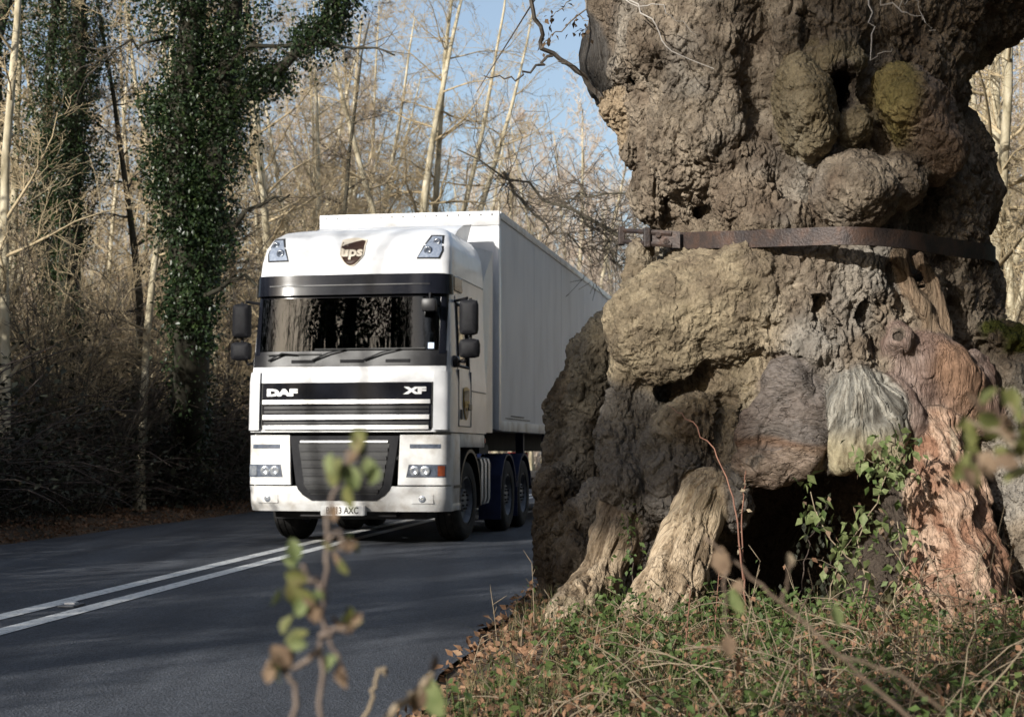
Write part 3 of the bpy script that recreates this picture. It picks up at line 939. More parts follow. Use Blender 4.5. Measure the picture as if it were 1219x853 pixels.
# ids: 0 bark trunk; others are the parts listed in OAK_PARTS
(I_LIMB, I_TOPB, I_PALEB, I_HOLEL, I_UPR, I_ROUND, I_RLOBE, I_SWELL, I_BA, I_BB, I_BC, I_LOBE, I_R1, I_R2, I_R3, I_R4, I_CAVE, I_MOSS, I_HOLLOW, I_FOOT, I_COL, I_HOLLOW2, I_HOLLOW3) = range(1, 24)

# big swellings first
bump(850, 150, 80, 88, None, depth=.34, sink=.5, k=.15)
bump(800, 222, 50, 42, None, depth=.24, sink=.6, k=.12)
bump(900, 238, 50, 36, None, depth=.22, sink=.5, k=.10)
bump(840, 40, 90, 70, None, depth=.2, sink=.7, k=.15)
bump(985, 40, 60, 60, None, depth=.18, sink=.6, k=.12)
bump(850, 375, 130, 78, I_SWELL, depth=.34, sink=.5, k=.14, rot=-8)
bump(812, 425, 62, 36, I_SWELL, depth=.28, sink=.2, k=.08, rot=-14)
bump(930, 335, 90, 60, None, depth=.2, sink=.6, k=.12)
bump(1010, 345, 55, 60, None, depth=.16, sink=.5, k=.10)
bump(1000, 420, 45, 40, None, depth=.12, sink=.4, k=.07)
bump(850, 500, 65, 40, None, depth=.18, sink=.4, k=.08, rot=-18)
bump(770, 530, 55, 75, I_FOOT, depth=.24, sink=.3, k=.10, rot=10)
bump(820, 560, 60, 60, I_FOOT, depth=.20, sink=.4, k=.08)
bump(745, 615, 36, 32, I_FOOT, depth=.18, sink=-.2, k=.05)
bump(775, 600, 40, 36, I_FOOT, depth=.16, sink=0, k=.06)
# long ridge down the left edge
caps([at(752, 60, 10.95), at(757, 120, 10.85), at(768, 180, 10.8), at(782, 250, 10.75)], [.05, .065, .05, .06], None, .05)
caps([at(762, 300, 10.8), at(752, 370, 10.75), at(748, 440, 10.7), at(735, 520, 10.65), at(745, 580, 10.4)], [.09, .10, .10, .12, .12], None, .08)
# upper left lobes
ell(at(727, 72, 11.35), (.22, .30, .36), I_TOPB, .05)
ell(at(735, 20, 11.2), (.2, .3, .28), None, .08)
ell(at(735, 131, 11.0), (.14, .16, .14), I_PALEB, .04)
ell(at(752, 165, 11.0), (.11, .14, .2), None, .06)
# dark cleft from the top and the seams that divide the burls
strand([(905, -10), (900, 60), (902, 130), (922, 180), (948, 225), (968, 262)], [24, 27, 25, 22, 19, 14], None, .04, sink=.02, cut=True)
strand([(1058, -5), (1046, 60), (1045, 120), (1062, 180)], [22, 26, 22, 14], None, .04, cut=True)
strand([(958, 20), (965, 60), (975, 90)], [13, 14, 12], None, .03, cut=True)
strand([(1120, 200), (1105, 240), (1110, 300), (1090, 340)], [28, 34, 30, 22], None, .05, cut=True)
strand([(757, 45), (758, 120), (768, 180), (776, 208)], [8, 10, 10, 8], None, .02, sink=.0, cut=True)
strand([(766, 212), (800, 219), (850, 206), (892, 216)], [7, 11, 9, 6], None, .025, cut=True)
strand([(775, 248), (840, 252), (930, 240)], [5, 8, 6], None, .02, cut=True)
strand([(748, 462), (800, 462), (850, 448), (900, 430), (955, 428)], [12, 17, 15, 12, 8], None, .04, sink=.02, cut=True)
strand([(968, 325), (978, 380), (1000, 435)], [7, 10, 9], None, .03, cut=True)
strand([(1012, 318), (1032, 380), (1046, 425)], [8, 11, 10], None, .03, cut=True)
strand([(872, 445), (858, 510), (868, 560)], [8, 11, 10], None, .03, cut=True)
strand([(760, 480), (752, 540), (790, 585)], [7, 9, 7], None, .03, cut=True)
# burls round the hole
bump(953, 130, 33, 62, I_HOLEL, depth=.34, sink=-.1, rot=-12, k=.02)
bump(992, 70, 45, 24, I_HOLEL, depth=.15, sink=.2, rot=-6, k=.05)
bump(1015, 148, 26, 30, I_HOLEL, depth=.14, sink=.2, k=.05)
bump(1078, 128, 40, 52, I_UPR, depth=.36, sink=-.15, rot=-22, k=.02)
bump(1100, 165, 36, 54, I_UPR, depth=.36, sink=-.1, rot=-14, k=.05)
bump(1018, 232, 50, 48, I_ROUND, depth=.40, sink=-.15, k=.015)
bump(1066, 218, 38, 36, I_ROUND, depth=.30, sink=0, k=.04, rot=-20)
bump(930, 265, 50, 26, None, depth=.14, sink=.3, k=.06)
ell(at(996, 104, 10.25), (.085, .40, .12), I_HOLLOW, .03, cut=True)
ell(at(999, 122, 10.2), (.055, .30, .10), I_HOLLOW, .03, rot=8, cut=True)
# right side lobes and column
ell(at(1149, 215, 11.25), (.19, .34, .52), I_RLOBE, .04, rot=-6)
ell(at(1160, 255, 10.95), (.11, .14, .24), I_RLOBE, .03)
strand([(1070, 312), (1092, 360), (1112, 405), (1122, 440)], [15, 15, 14, 12], I_COL, .03)
strand([(1098, 310), (1112, 350), (1124, 395)], [12, 13, 13], I_COL, .03)
strand([(1058, 320), (1076, 368), (1096, 412)], [11, 12, 11], None, .03, cut=True)
strand([(1140, 312), (1150, 370), (1152, 400)], [24, 28, 26], None, .05, cut=True)
ell(at(1160, 350, 11.2), (.18, .3, .42), None, .08)
# right limb and the mossy right foot
caps([at(1090, 0, 11.2), at(1160, -22, 11.3), at(1270, -75, 11.4), at(1420, -190, 11.6)], [.62, .50, .44, .40], I_LIMB, .15)
ell(at(1195, 470, 10.9), (.42, .5, .42), None, .10)
ell(at(1190, 408, 10.75), (.28, .30, .13), I_MOSS, .05, rot=8)
ell(at(1260, 520, 10.9), (.35, .5, .75), None, .10)
# the left lobe that leans over the road side
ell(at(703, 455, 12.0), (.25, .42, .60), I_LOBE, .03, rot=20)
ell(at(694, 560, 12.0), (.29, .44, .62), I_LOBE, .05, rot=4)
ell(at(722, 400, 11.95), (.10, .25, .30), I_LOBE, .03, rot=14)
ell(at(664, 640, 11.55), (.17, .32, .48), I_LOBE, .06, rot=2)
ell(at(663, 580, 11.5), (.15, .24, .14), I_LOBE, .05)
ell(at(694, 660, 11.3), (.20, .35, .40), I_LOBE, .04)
caps([at(742, 355, 11.25), at(728, 430, 11.2), at(716, 520, 11.2), at(702, 600, 11.1), at(694, 660, 10.9)], [.04, .07, .07, .06, .05], None, .03, cut=True)
# hollow between the roots, then the roots
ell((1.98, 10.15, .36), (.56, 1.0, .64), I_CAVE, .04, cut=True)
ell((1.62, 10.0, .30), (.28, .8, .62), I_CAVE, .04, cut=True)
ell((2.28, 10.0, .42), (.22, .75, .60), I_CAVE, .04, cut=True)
G = lambda px, py: at(px, py, 1.1 / (-(at(px, py, 1.0)[2] - 1.1)) if at(px, py, 1.0)[2] < 1.1 else 10)   # point of the ground
e1 = G(676, 752); e2 = G(770, 757); e3 = G(1148, 762); e4 = G(1242, 725)
caps([at(742, 590, 10.55), at(728, 645, 10.42), (at(702, 700, 10.25)), e1], [.13, .125, .13, .17], I_R1, .09)
caps([at(752, 640, 10.5), at(722, 690, 10.3), G(703, 750)], [.08, .09, .10], I_R1, .05)
ell(at(831, 596, 10.1), (.165, .14, .11), I_R2, .08)
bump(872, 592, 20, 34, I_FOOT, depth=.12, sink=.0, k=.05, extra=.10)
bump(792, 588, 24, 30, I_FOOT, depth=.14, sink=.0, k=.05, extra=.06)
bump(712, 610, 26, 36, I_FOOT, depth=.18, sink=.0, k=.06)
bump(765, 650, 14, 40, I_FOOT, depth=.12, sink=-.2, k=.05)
caps([at(838, 585, 10.1), at(815, 640, 9.95), at(790, 700, 9.8), e2], [.14, .115, .14, .22], I_R2, .09)
caps([at(800, 660, 9.95), at(775, 710, 9.8), G(745, 752)], [.08, .08, .11], I_R2, .08)
caps([at(850, 590, 10.05), at(832, 660, 9.9), at(812, 720, 9.75), G(803, 757)], [.09, .07, .085, .10], I_R2, .04)
caps([at(1112, 520, 10.15), at(1122, 590, 9.95), at(1138, 670, 9.8), e3], [.16, .19, .24, .32], I_R3, .09)
caps([at(1090, 555, 10.15), at(1100, 630, 9.95), at(1098, 700, 9.85), G(1095, 757)], [.10, .10, .13, .16], I_R3, .04)
caps([at(1150, 560, 10.1), at(1168, 640, 9.95), at(1190, 720, 9.8), G(1198, 757)], [.10, .11, .12, .14], I_R3, .04)
caps([at(1195, 510, 10.5), at(1212, 600, 10.3), at(1228, 670, 10.2), e4], [.22, .18, .19, .24], I_R4, .05)
strand([(838, 640), (820, 700), (806, 745)], [4, 5, 6], None, .02, y=9.72, cut=True)
# bare burls hanging over the hollow
bump(938, 458, 36, 34, I_BA, depth=.16, sink=.2, k=.05, rot=12)
bump(925, 508, 57, 44, I_BA, depth=.13, sink=.2, k=.06, extra=.07, rot=-10)
bump(950, 490, 40, 50, I_BA, depth=.16, sink=.2, k=.06, extra=.05)
bump(915, 556, 40, 28, I_BA, depth=.13, sink=.2, k=.03, extra=.10, rot=10)
bump(952, 535, 28, 36, I_BA, depth=.16, sink=.2, k=.05, extra=.08)
ell(on_trunk(898, 551, .33), (.022, .10, .05), I_HOLLOW2, .015, rot=35, cut=True)
bump(1026, 486, 50, 46, I_BB, depth=.16, sink=.2, k=.03, extra=.07)
bump(1038, 520, 44, 26, I_BB, depth=.17, sink=.1, k=.04, extra=.07)
bump(1022, 540, 12, 18, I_BB, depth=.08, sink=0, k=.03, extra=.09)
bump(1048, 540, 12, 22, I_BB, depth=.08, sink=0, k=.03, extra=.09)
bump(1000, 540, 13, 24, I_BB, depth=.06, sink=.1, k=.05, extra=.06)
bump(1066, 548, 13, 26, I_BB, depth=.09, sink=0, k=.03, extra=.10)
bump(1070, 408, 20, 24, I_BC, depth=.14, sink=0, k=.04, extra=.05)
bump(1112, 440, 64, 42, I_BC, depth=.17, sink=.3, k=.06, extra=.07, rot=13)
bump(1120, 480, 50, 34, I_BC, depth=.15, sink=.4, k=.09, extra=.05)
bump(1160, 450, 26, 38, I_BC, depth=.18, sink=.2, k=.07, extra=.05)
bump(1165, 490, 28, 34, I_BC, depth=.2, sink=.05, k=.05, extra=.02)
strand([(1066, 455), (1082, 490), (1096, 525), (1098, 560)], [12, 15, 15, 12], I_BC, .03, sink=-.06)
ell(on_trunk(1069, 395, .20), (.02, .09, .028), I_HOLLOW3, .012, cut=True)


def surface_nets(F):
    S = F < 0
    nx, ny, nz = F.shape
    cnt = np.zeros((nx - 1, ny - 1, nz - 1), np.uint8)
    for a in (0, 1):
        for b in (0, 1):
            for c in (0, 1):
                cnt += S[a:nx - 1 + a, b:ny - 1 + b, c:nz - 1 + c]
    act = (cnt > 0) & (cnt < 8)
    I, J, K = np.nonzero(act)
    idx = np.full(act.shape, -1, np.int32); idx[I, J, K] = np.arange(len(I))
    acc = np.zeros((len(I), 3), np.float32); n = np.zeros(len(I), np.float32)
    cs = [(a, b, c) for a in (0, 1) for b in (0, 1) for c in (0, 1)]
    for p in cs:
        for axis in range(3):
            if p[axis] == 1: continue
            q = list(p); q[axis] = 1
            f0 = F[I + p[0], J + p[1], K + p[2]]; f1 = F[I + q[0], J + q[1], K + q[2]]
            x = (f0 < 0) != (f1 < 0)
            t = np.where(x, f0 / np.where(x, f0 - f1, 1), 0)
            for m in range(3):
                acc[:, m] += np.where(x, p[m] + (t if m == axis else 0), 0)
            n += x
    V = acc / n[:, None] + np.stack([I, J, K], 1)
    Q = []
    for axis in range(3):
        s0 = S[:-1] if axis == 0 else (S[:, :-1] if axis == 1 else S[:, :, :-1])
        s1 = S[1:] if axis == 0 else (S[:, 1:] if axis == 1 else S[:, :, 1:])
        a, b, c = np.nonzero(s0 != s1)
        ok = np.ones(len(a), bool)
        u, w = [(1, 2), (2, 0), (0, 1)][axis]
        P = [a, b, c]
        ok &= (P[u] > 0) & (P[w] > 0) & (P[u] < F.shape[u] - 1) & (P[w] < F.shape[w] - 1)
        P = [p[ok] for p in P]
        flip = s0[a, b, c][ok]
        def cell(du, dw):
            q = [p.copy() for p in P]; q[u] -= du; q[w] -= dw
            return idx[q[0], q[1], q[2]]
        q = np.stack([cell(1, 1), cell(0, 1), cell(0, 0), cell(1, 0)], 1)
        q[~flip] = q[~flip][:, ::-1]
        Q.append(q)
    Q = np.concatenate(Q); Q = Q[(Q >= 0).all(1)]
    return V, Q, np.stack([I, J, K], 1)


OV, OQ, OC = surface_nets(F)
OIDv = ID[OC[:, 0], OC[:, 1], OC[:, 2]]
OV = OV * VS + np.array([GX0, GY0, GZ0])
# smooth the cell steps a little
for _ in range(2):
    s_ = np.zeros_like(OV); c_ = np.zeros(len(OV))
    for a, b in ((0, 1), (1, 2), (2, 3), (3, 0)):
        for u, w in ((a, b), (b, a)):
            for m in range(3): s_[:, m] += np.bincount(OQ[:, u], OV[OQ[:, w], m], len(OV))
            c_ += np.bincount(OQ[:, u], minlength=len(OV))
    OV = 0.5 * OV + 0.5 * s_ / c_[:, None]


def subdivide(V, Q, ids):
    n = len(V)
    e = np.sort(np.concatenate([Q[:, [0, 1]], Q[:, [1, 2]], Q[:, [2, 3]], Q[:, [3, 0]]]), 1)
    key = e[:, 0].astype(np.int64) * n + e[:, 1]
    uk, inv = np.unique(key, return_inverse=True)
    E = np.stack([uk // n, uk % n], 1)
    em = n + inv.reshape(4, -1)
    fc = n + len(uk) + np.arange(len(Q))
    V2 = np.concatenate([V, V[E].mean(1), V[Q].mean(1)])
    i2 = np.concatenate([ids, ids[E[:, 0]], ids[Q[:, 0]]])
    Q2 = np.concatenate([np.stack([Q[:, k], em[k], fc, em[k - 1]], 1) for k in range(4)])
    return V2, Q2, i2


def vnormals(V, Q):
    fn = np.cross(V[Q[:, 2]] - V[Q[:, 0]], V[Q[:, 3]] - V[Q[:, 1]])
    N = np.zeros_like(V)
    for k in range(4):
        for m in range(3): N[:, m] += np.bincount(Q[:, k], fn[:, m], len(V))
    return N / (np.linalg.norm(N, axis=1, keepdims=True) + 1e-9)


OV, OQ, OID = subdivide(OV, OQ, OIDv)
ON = vnormals(OV, OQ)
P = OV.astype(np.float32)
BARE = np.isin(OID, [I_BA, I_BB, I_BC, I_R3])
ROOT = np.isin(OID, [I_R1, I_R2])
SMOOTH = np.isin(OID, [I_TOPB, I_COL])


def soft(mask, it=8):
    """Blur a vertex mask over the surface."""
    w = mask.astype(np.float64)
    for _ in range(it):
        f = w[OQ].mean(1)
        a = np.zeros(len(w)); c = np.zeros(len(w))
        for k in range(4):
            a += np.bincount(OQ[:, k], f, len(w)); c += np.bincount(OQ[:, k], minlength=len(w))
        w = a / c
    return w.astype(np.float32)


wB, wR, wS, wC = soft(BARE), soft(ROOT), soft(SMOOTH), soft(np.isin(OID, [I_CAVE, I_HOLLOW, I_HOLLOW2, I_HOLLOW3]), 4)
wSw, wMoss = soft(OID == I_SWELL, 12), soft(OID == I_MOSS, 10)
wBB, wR3, wUp = soft(OID == I_BB), soft(OID == I_R3), soft(OID == I_UPR)
bark = np.clip(1 - wB - wR - wS, 0, 1)
warp = np.stack([fbm(P * 4.5, 2, 11), fbm(P * 4.5, 2, 21), fbm(P * 4.5, 2, 31)], 1) * 0.07
D = fbm(P * 3.0, 3, 40) * 0.065 + fbm(P * 6.0, 2, 41) * 0.030 * (1 - bark)
D += fbm(P * 9.0, 2, 44) * 0.012 * bark
Pw = P + warp
h1, h2, hid = worley((P * np.array([4.6, 4.6, 3.9], np.float32) + warp * 4).astype(np.float32), 150)
zone = sstep(-.15, .35, fbm(P * 1.3, 2, 155) + .35 * sstep(2.4, 3.2, P[:, 2]))
D += bark * zone * (.085 * (.55 - h1 * h1) * (.5 + hid))
k1, k2, kid = worley((P * np.array([10.5, 10.5, 8.5], np.float32) + warp * 6).astype(np.float32), 160)
D += bark * (.3 + .7 * (1 - zone)) * .020 * (.5 - k1 * k1) * (.4 + 1.2 * kid)
# knobbly plates: two sizes, upright below, rounder above, drawn out sideways on the swelling
sw = wSw[:, None]
Pa = Pw * (np.array([23, 21, 13], np.float32) * (1 - sw) + np.array([15, 18, 27], np.float32) * sw)
f1, f2, cid = worley(Pa.astype(np.float32), 50)
plate = sstep(0.0, 0.26, f2 - f1)
g1, g2, gid = worley((Pw * np.array([7.5, 7.5, 6.0], np.float32)).astype(np.float32), 60)
bigp = sstep(0.0, 0.22, g2 - g1)
amp = 0.6 + 0.6 * sstep(-.3, .5, fbm(P * 2.0, 2, 70))
burl = np.clip(soft(np.isin(OID, [I_UPR, I_ROUND, I_SWELL, I_HOLEL, I_RLOBE]), 10), 0, 1)
fz = vnoise(np.stack([Pw[:, 0] * 13, Pw[:, 1] * 13, Pw[:, 2] * 3.0], 1).astype(np.float32), 170)
fz2 = vnoise(np.stack([Pw[:, 0] * 28, Pw[:, 1] * 28, Pw[:, 2] * 7.0], 1).astype(np.float32), 172)
fis = sstep(.16, .0, np.abs(fz)); fis2 = sstep(.20, .0, np.abs(fz2))
D -= bark * (1 - .75 * burl) * (.034 * fis + .013 * fis2)
D += bark * amp * (1 - .35 * burl) * (0.016 * (plate - 0.7) + 0.017 * (bigp - 0.8) + 0.008 * (cid - .5))
swl = vnoise(np.stack([Pw[:, 0] * 9 + 4 * fbm(P * 3, 2, 175), Pw[:, 1] * 9, Pw[:, 2] * 34 + 9 * fbm(P * 3, 2, 176)], 1).astype(np.float32), 177)
D += burl * .010 * swl
# upright grooves on roots and grain on bare wood
ang = np.arctan2(P[:, 1] - 9.0, P[:, 0] - 2.0)
qx = P[:, 0] - .42 * P[:, 2] * (wR > .05) + warp[:, 0] * .25
gr = vnoise(np.stack([qx * 30, P[:, 1] * 12, P[:, 2] * 1.3], 1).astype(np.float32), 80)
gr2 = vnoise(np.stack([qx * 75, P[:, 1] * 30, P[:, 2] * 3], 1).astype(np.float32), 84)
crack = sstep(0.45, 0.75, np.abs(gr))
D += wR * (0.010 * gr + 0.006 * gr2 - 0.026 * sstep(.14, .0, np.abs(gr + .25)))
_ap = at(1018, 425, 9.95)
_an = np.arctan2(P[:, 0] - _ap[0], _ap[2] + .12 - P[:, 2]); _rd = np.hypot(P[:, 0] - _ap[0], P[:, 2] - _ap[2])
gb = vnoise(np.stack([_an * 11, _rd * 5 + 0 * _an, P[:, 1] * 3], 1).astype(np.float32), 90) * .7 + .5 * vnoise(np.stack([_an * 30, _rd * 6, P[:, 1] * 3], 1).astype(np.float32), 91)
D += wBB * (0.012 * gb - 0.016 * sstep(.16, .0, np.abs(gb - .1)))
_gs = vnoise(np.stack([P[:, 0] * 7, P[:, 1] * 5, P[:, 2] * 30], 1).astype(np.float32) + warp.astype(np.float32) * 40, 96)
D += np.clip(wB - wBB - wR3, 0, 1) * (0.008 * fbm(P * 16, 2, 95) + .004 * _gs - .014 * sstep(.06, .0, np.abs(fbm(P * np.array([5, 5, 1.6], np.float32), 2, 196) - .1)))
gz = vnoise(np.stack([P[:, 0] * 8, P[:, 1] * 8, Pw[:, 2] * 22], 1).astype(np.float32), 97)
gv = vnoise(np.stack([P[:, 0] * 19 + P[:, 2] * 3 + warp[:, 0] * 9, P[:, 1] * 10, P[:, 2] * 1.8], 1).astype(np.float32), 98)
D += wR3 * (0.010 * gz + 0.016 * gv + 0.012 * fbm(P * 20, 3, 99) - .022 * sstep(.12, .0, np.abs(gv - .2)))
D += wS * (0.012 * gr + .006 * gr2)
OV = OV + ON * D[:, None]

# colours: the wood's and bark's own tints, plus shade painted on foot, lobe and hollows
def mixc(a, b, t):
    return a * (1 - t[:, None]) + b * t[:, None]


c3 = lambda *v: np.array(v, np.float32)[None]
n_lo = fbm(P * 1.7, 3, 110) * .5 + .5
n_md = fbm(P * 6.0, 3, 115) * .5 + .5
C = mixc(c3(.110, .086, .064), c3(.225, .186, .142), sstep(.25, .75, n_md))
C = mixc(C, c3(.215, .20, .178), sstep(.48, .72, n_lo) * .75)                 # grey lichen-ish areas
ylw = sstep(.9, .5, np.abs(P[:, 0] - .95)) * sstep(.9, 1.5, P[:, 2]) * sstep(2.75, 2.3, P[:, 2])
C = mixc(C, c3(.235, .190, .105), np.clip(ylw * (0.1 + n_md), 0, 1) * .55)     # algae on the lit left edge
C = mixc(C, c3(.085, .06, .042), sstep(.52, .85, fbm(P * 2.6, 3, 118) * .5 + .5) * .6)
C *= (0.80 + 0.40 * cid)[:, None]
C = mixc(C, c3(.105, .098, .092), np.clip(soft(OID == I_FOOT, 14), 0, 1) * .75)   # bark above the roots greyed and darkened to stand in for shade
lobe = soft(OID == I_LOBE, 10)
C = mixc(C, C * .42, lobe)  # lobe darkened in its colour as if it stood in shade
pale = soft(OID == I_PALEB, 6); C = mixc(C, c3(.26, .20, .135), pale)
topb = soft(OID == I_TOPB, 4); C = mixc(C, c3(.085, .078, .072), topb)
up = wUp * sstep(.05, -.08, P[:, 0] - at(1088, 130, 10.1)[0] - .12 * (P[:, 2] - 3.3))
C = mixc(C, mixc(c3(.19, .14, .10), c3(.23, .155, .125), n_md), wUp * .55)
C = mixc(C, mixc(c3(.13, .115, .03), c3(.22, .17, .06), n_md), np.clip(up, 0, 1) * .8)
hl = soft(OID == I_HOLEL, 6); C = mixc(C, mixc(c3(.12, .092, .05), c3(.20, .165, .095), n_md), hl * .7)
wood = mixc(c3(.105, .078, .064), c3(.175, .130, .106), sstep(.25, .75, n_md))
wood = mixc(wood, c3(.12, .108, .100), sstep(.35, .65, n_lo) * .8)
line = sstep(.05, .0, np.abs(P[:, 2] - (at(920, 530, 9.9)[2] + .03 * np.sin(P[:, 0] * 9)))) * (OID == I_BA)
wood = mixc(wood, c3(.15, .085, .05), line * .7)
below = ((OID == I_BA) & (P[:, 2] < at(920, 532, 9.9)[2])).astype(np.float32)
wood = mixc(wood, c3(.20, .145, .105), below * .6)
bcw = soft(OID == I_BC); wood = mixc(wood, mixc(mixc(c3(.15, .10, .082), c3(.245, .185, .160), sstep(.3, .7, n_md)), c3(.21, .125, .08), sstep(.55, .8, n_lo)), bcw * .9)
C = mixc(C, wood, np.clip(wB, 0, 1))
greyw = mixc(c3(.13, .124, .11), c3(.29, .275, .24), sstep(-.4, .5, gb))
greyw = mixc(greyw, c3(.27, .235, .155), sstep(at(1030, 500, 10)[2], at(1030, 540, 10)[2], P[:, 2]))
C = mixc(C, greyw, wBB)
redw = mixc(c3(.235, .13, .085), c3(.38, .265, .195), sstep(.2, .8, .5 + .5 * gv + .3 * gz))
redw = mixc(redw, c3(.36, .285, .21), sstep(.25, .6, fbm(np.stack([P[:, 0] * 9 - P[:, 2] * 2.4, P[:, 1] * 3, P[:, 2] * 1.6], 1).astype(np.float32), 2, 140)))
C = mixc(C, redw, sstep(.1, .9, soft(OID == I_R3, 22)))
rootw = mixc(c3(.20, .150, .10), c3(.41, .325, .23), sstep(-.5, .5, gr + .4 * gr2))
rootw = mixc(rootw, c3(.43, .345, .24), sstep(.52, .75, P[:, 2]) * (OID == I_R2))
C = mixc(C, rootw, sstep(.15, .95, soft(ROOT, 26) * (1 - sstep(.50, .72, P[:, 2]) * soft(OID == I_R1, 26)) + .35 * (n_md - .5)))
colw = mixc(c3(.15, .11, .075), c3(.29, .21, .145), sstep(-.5, .5, gr)); C = mixc(C, colw, soft(OID == I_COL, 4))
C = mixc(C, mixc(c3(.045, .055, .012), c3(.08, .085, .02), n_md), np.clip(wMoss * 1.4 * sstep(.2, .6, n_md), 0, 1))
C = mixc(C, c3(.055, .043, .034), wC)                                        # dark tint in the hollows deepens the shade there
C = mixc(C, c3(.07, .075, .025), np.clip(sstep(.35, .05, P[:, 2]) * sstep(.5, .75, n_md) * .7, 0, 1))


GC = P * np.array([1, 1, .12], np.float32)
_g = np.stack([P[:, 0] - .42 * P[:, 2] + .10 * warp[:, 0], P[:, 1] * .7, P[:, 2] * .06], 1); GC = np.where((soft(ROOT, 12) > .3)[:, None], _g, GC)
_g = np.stack([_an * .22, P[:, 1] * .3, _rd * .10], 1); GC = np.where((wBB > .3)[:, None], _g, GC)
_g = np.stack([P[:, 0] + .16 * P[:, 2] + .5 * warp[:, 0], P[:, 1] * .7, P[:, 2] * .10], 1); GC = np.where((wR3 > .3)[:, None], _g, GC)
_g = np.stack([P[:, 0] * .35, P[:, 1] * .35, P[:, 2] * .8 + .5 * warp[:, 2]], 1); GC = np.where((soft(OID == I_BA, 4) > .3)[:, None], _g, GC)


def oak_mat():
    m, nt, b = new_mat('oak_bark')
    at_ = nd(nt, 'ShaderNodeAttribute', attribute_name='Col')
    tc = nd(nt, 'ShaderNodeTexCoord')
    n = nd(nt, 'ShaderNodeTexNoise', i_Scale=55.0, i_Detail=6.0, i_Roughness=0.7); nt.links.new(tc.outputs['Object'], n.inputs['Vector'])
    v = nd(nt, 'ShaderNodeTexVoronoi', i_Scale=70.0, feature='SMOOTH_F1'); nt.links.new(tc.outputs['Object'], v.inputs['Vector'])
    k = ramp(nt, n.outputs[0], [(.3, (.62, .60, .58)), (.7, (1.3, 1.3, 1.28))])
    mx = nd(nt, 'ShaderNodeMix', data_type='RGBA', blend_type='MULTIPLY'); mx.inputs[0].default_value = 1
    ab = nd(nt, 'ShaderNodeAttribute', attribute_name='Barky'); mf = nd(nt, 'ShaderNodeMath', operation='MULTIPLY_ADD'); mf.inputs[1].default_value = .45; mf.inputs[2].default_value = .5
    nt.links.new(ab.outputs['Fac'], mf.inputs[0]); nt.links.new(mf.outputs[0], mx.inputs[0])
    nt.links.new(at_.outputs['Color'], mx.inputs[6]); nt.links.new(k, mx.inputs[7])
    nt.links.new(mx.outputs[2], b.inputs['Base Color'])
    b.inputs['Roughness'].default_value = .88; b.inputs['Specular IOR Level'].default_value = .2
    wn_ = nd(nt, 'ShaderNodeTexNoise', i_Scale=14.0, i_Detail=3.0); nt.links.new(tc.outputs['Object'], wn_.inputs['Vector'])
    wm = nd(nt, 'ShaderNodeMix', data_type='RGBA', blend_type='LINEAR_LIGHT'); wm.inputs[0].default_value = .06
    nt.links.new(tc.outputs['Object'], wm.inputs[6]); nt.links.new(wn_.outputs['Color'], wm.inputs[7])
    mp = nd(nt, 'ShaderNodeMapping'); mp.inputs['Scale'].default_value = (1, 1, .5); nt.links.new(wm.outputs[2], mp.inputs[0])
    v.inputs['Scale'].default_value = 30.0; nt.links.new(mp.outputs[0], v.inputs['Vector'])
    mi = nd(nt, 'ShaderNodeMapRange'); mi.inputs[1].default_value = .75; mi.inputs[2].default_value = .1; v.inputs['Smoothness'].default_value = .35; v.inputs['Randomness'].default_value = 1.0; nt.links.new(v.outputs[0], mi.inputs[0])
    ka = nd(nt, 'ShaderNodeMath', operation='MULTIPLY'); nt.links.new(mi.outputs[0], ka.inputs[0])
    at2 = nd(nt, 'ShaderNodeAttribute', attribute_name='Barky'); nt.links.new(at2.outputs['Fac'], ka.inputs[1]); mi = ka
    ad = nd(nt, 'ShaderNodeMath', operation='MULTIPLY_ADD'); ad.inputs[1].default_value = .45; nt.links.new(n.outputs[0], ad.inputs[0]); nt.links.new(mi.outputs[0], ad.inputs[2])
    # grain and drying cracks of the bare wood
    gc = nd(nt, 'ShaderNodeAttribute', attribute_name='Grain')
    g1 = nd(nt, 'ShaderNodeTexNoise', i_Scale=70.0, i_Detail=5.0, i_Roughness=.65); nt.links.new(gc.outputs['Vector'], g1.inputs['Vector'])
    g2 = nd(nt, 'ShaderNodeTexNoise', i_Scale=22.0, i_Detail=3.0); nt.links.new(gc.outputs['Vector'], g2.inputs['Vector'])
    ab2 = nd(nt, 'ShaderNodeMath', operation='SUBTRACT'); ab2.inputs[1].default_value = .5; nt.links.new(g2.outputs[0], ab2.inputs[0])
    ab3 = nd(nt, 'ShaderNodeMath', operation='ABSOLUTE'); nt.links.new(ab2.outputs[0], ab3.inputs[0])
    ck = nd(nt, 'ShaderNodeMapRange'); ck.inputs[1].default_value = 0; ck.inputs[2].default_value = .035; nt.links.new(ab3.outputs[0], ck.inputs[0])
    gs = nd(nt, 'ShaderNodeMath', operation='MULTIPLY_ADD'); gs.inputs[1].default_value = .55; nt.links.new(ck.outputs[0], gs.inputs[0]); nt.links.new(g1.outputs[0], gs.inputs[2])
    inv = nd(nt, 'ShaderNodeMath', operation='SUBTRACT'); inv.inputs[0].default_value = 1.0; nt.links.new(at2.outputs['Fac'], inv.inputs[1])
    gw = nd(nt, 'ShaderNodeMath', operation='MULTIPLY'); nt.links.new(gs.outputs[0], gw.inputs[0]); nt.links.new(inv.outputs[0], gw.inputs[1])
    ad0 = ad; ad = nd(nt, 'ShaderNodeMath', operation='ADD'); nt.links.new(ad0.outputs[0], ad.inputs[0]); nt.links.new(gw.outputs[0], ad.inputs[1])
    gk = ramp(nt, g1.outputs[0], [(.34, (.50, .46, .42)), (.5, (.95, .94, .92)), (.68, (1.3, 1.3, 1.3))])
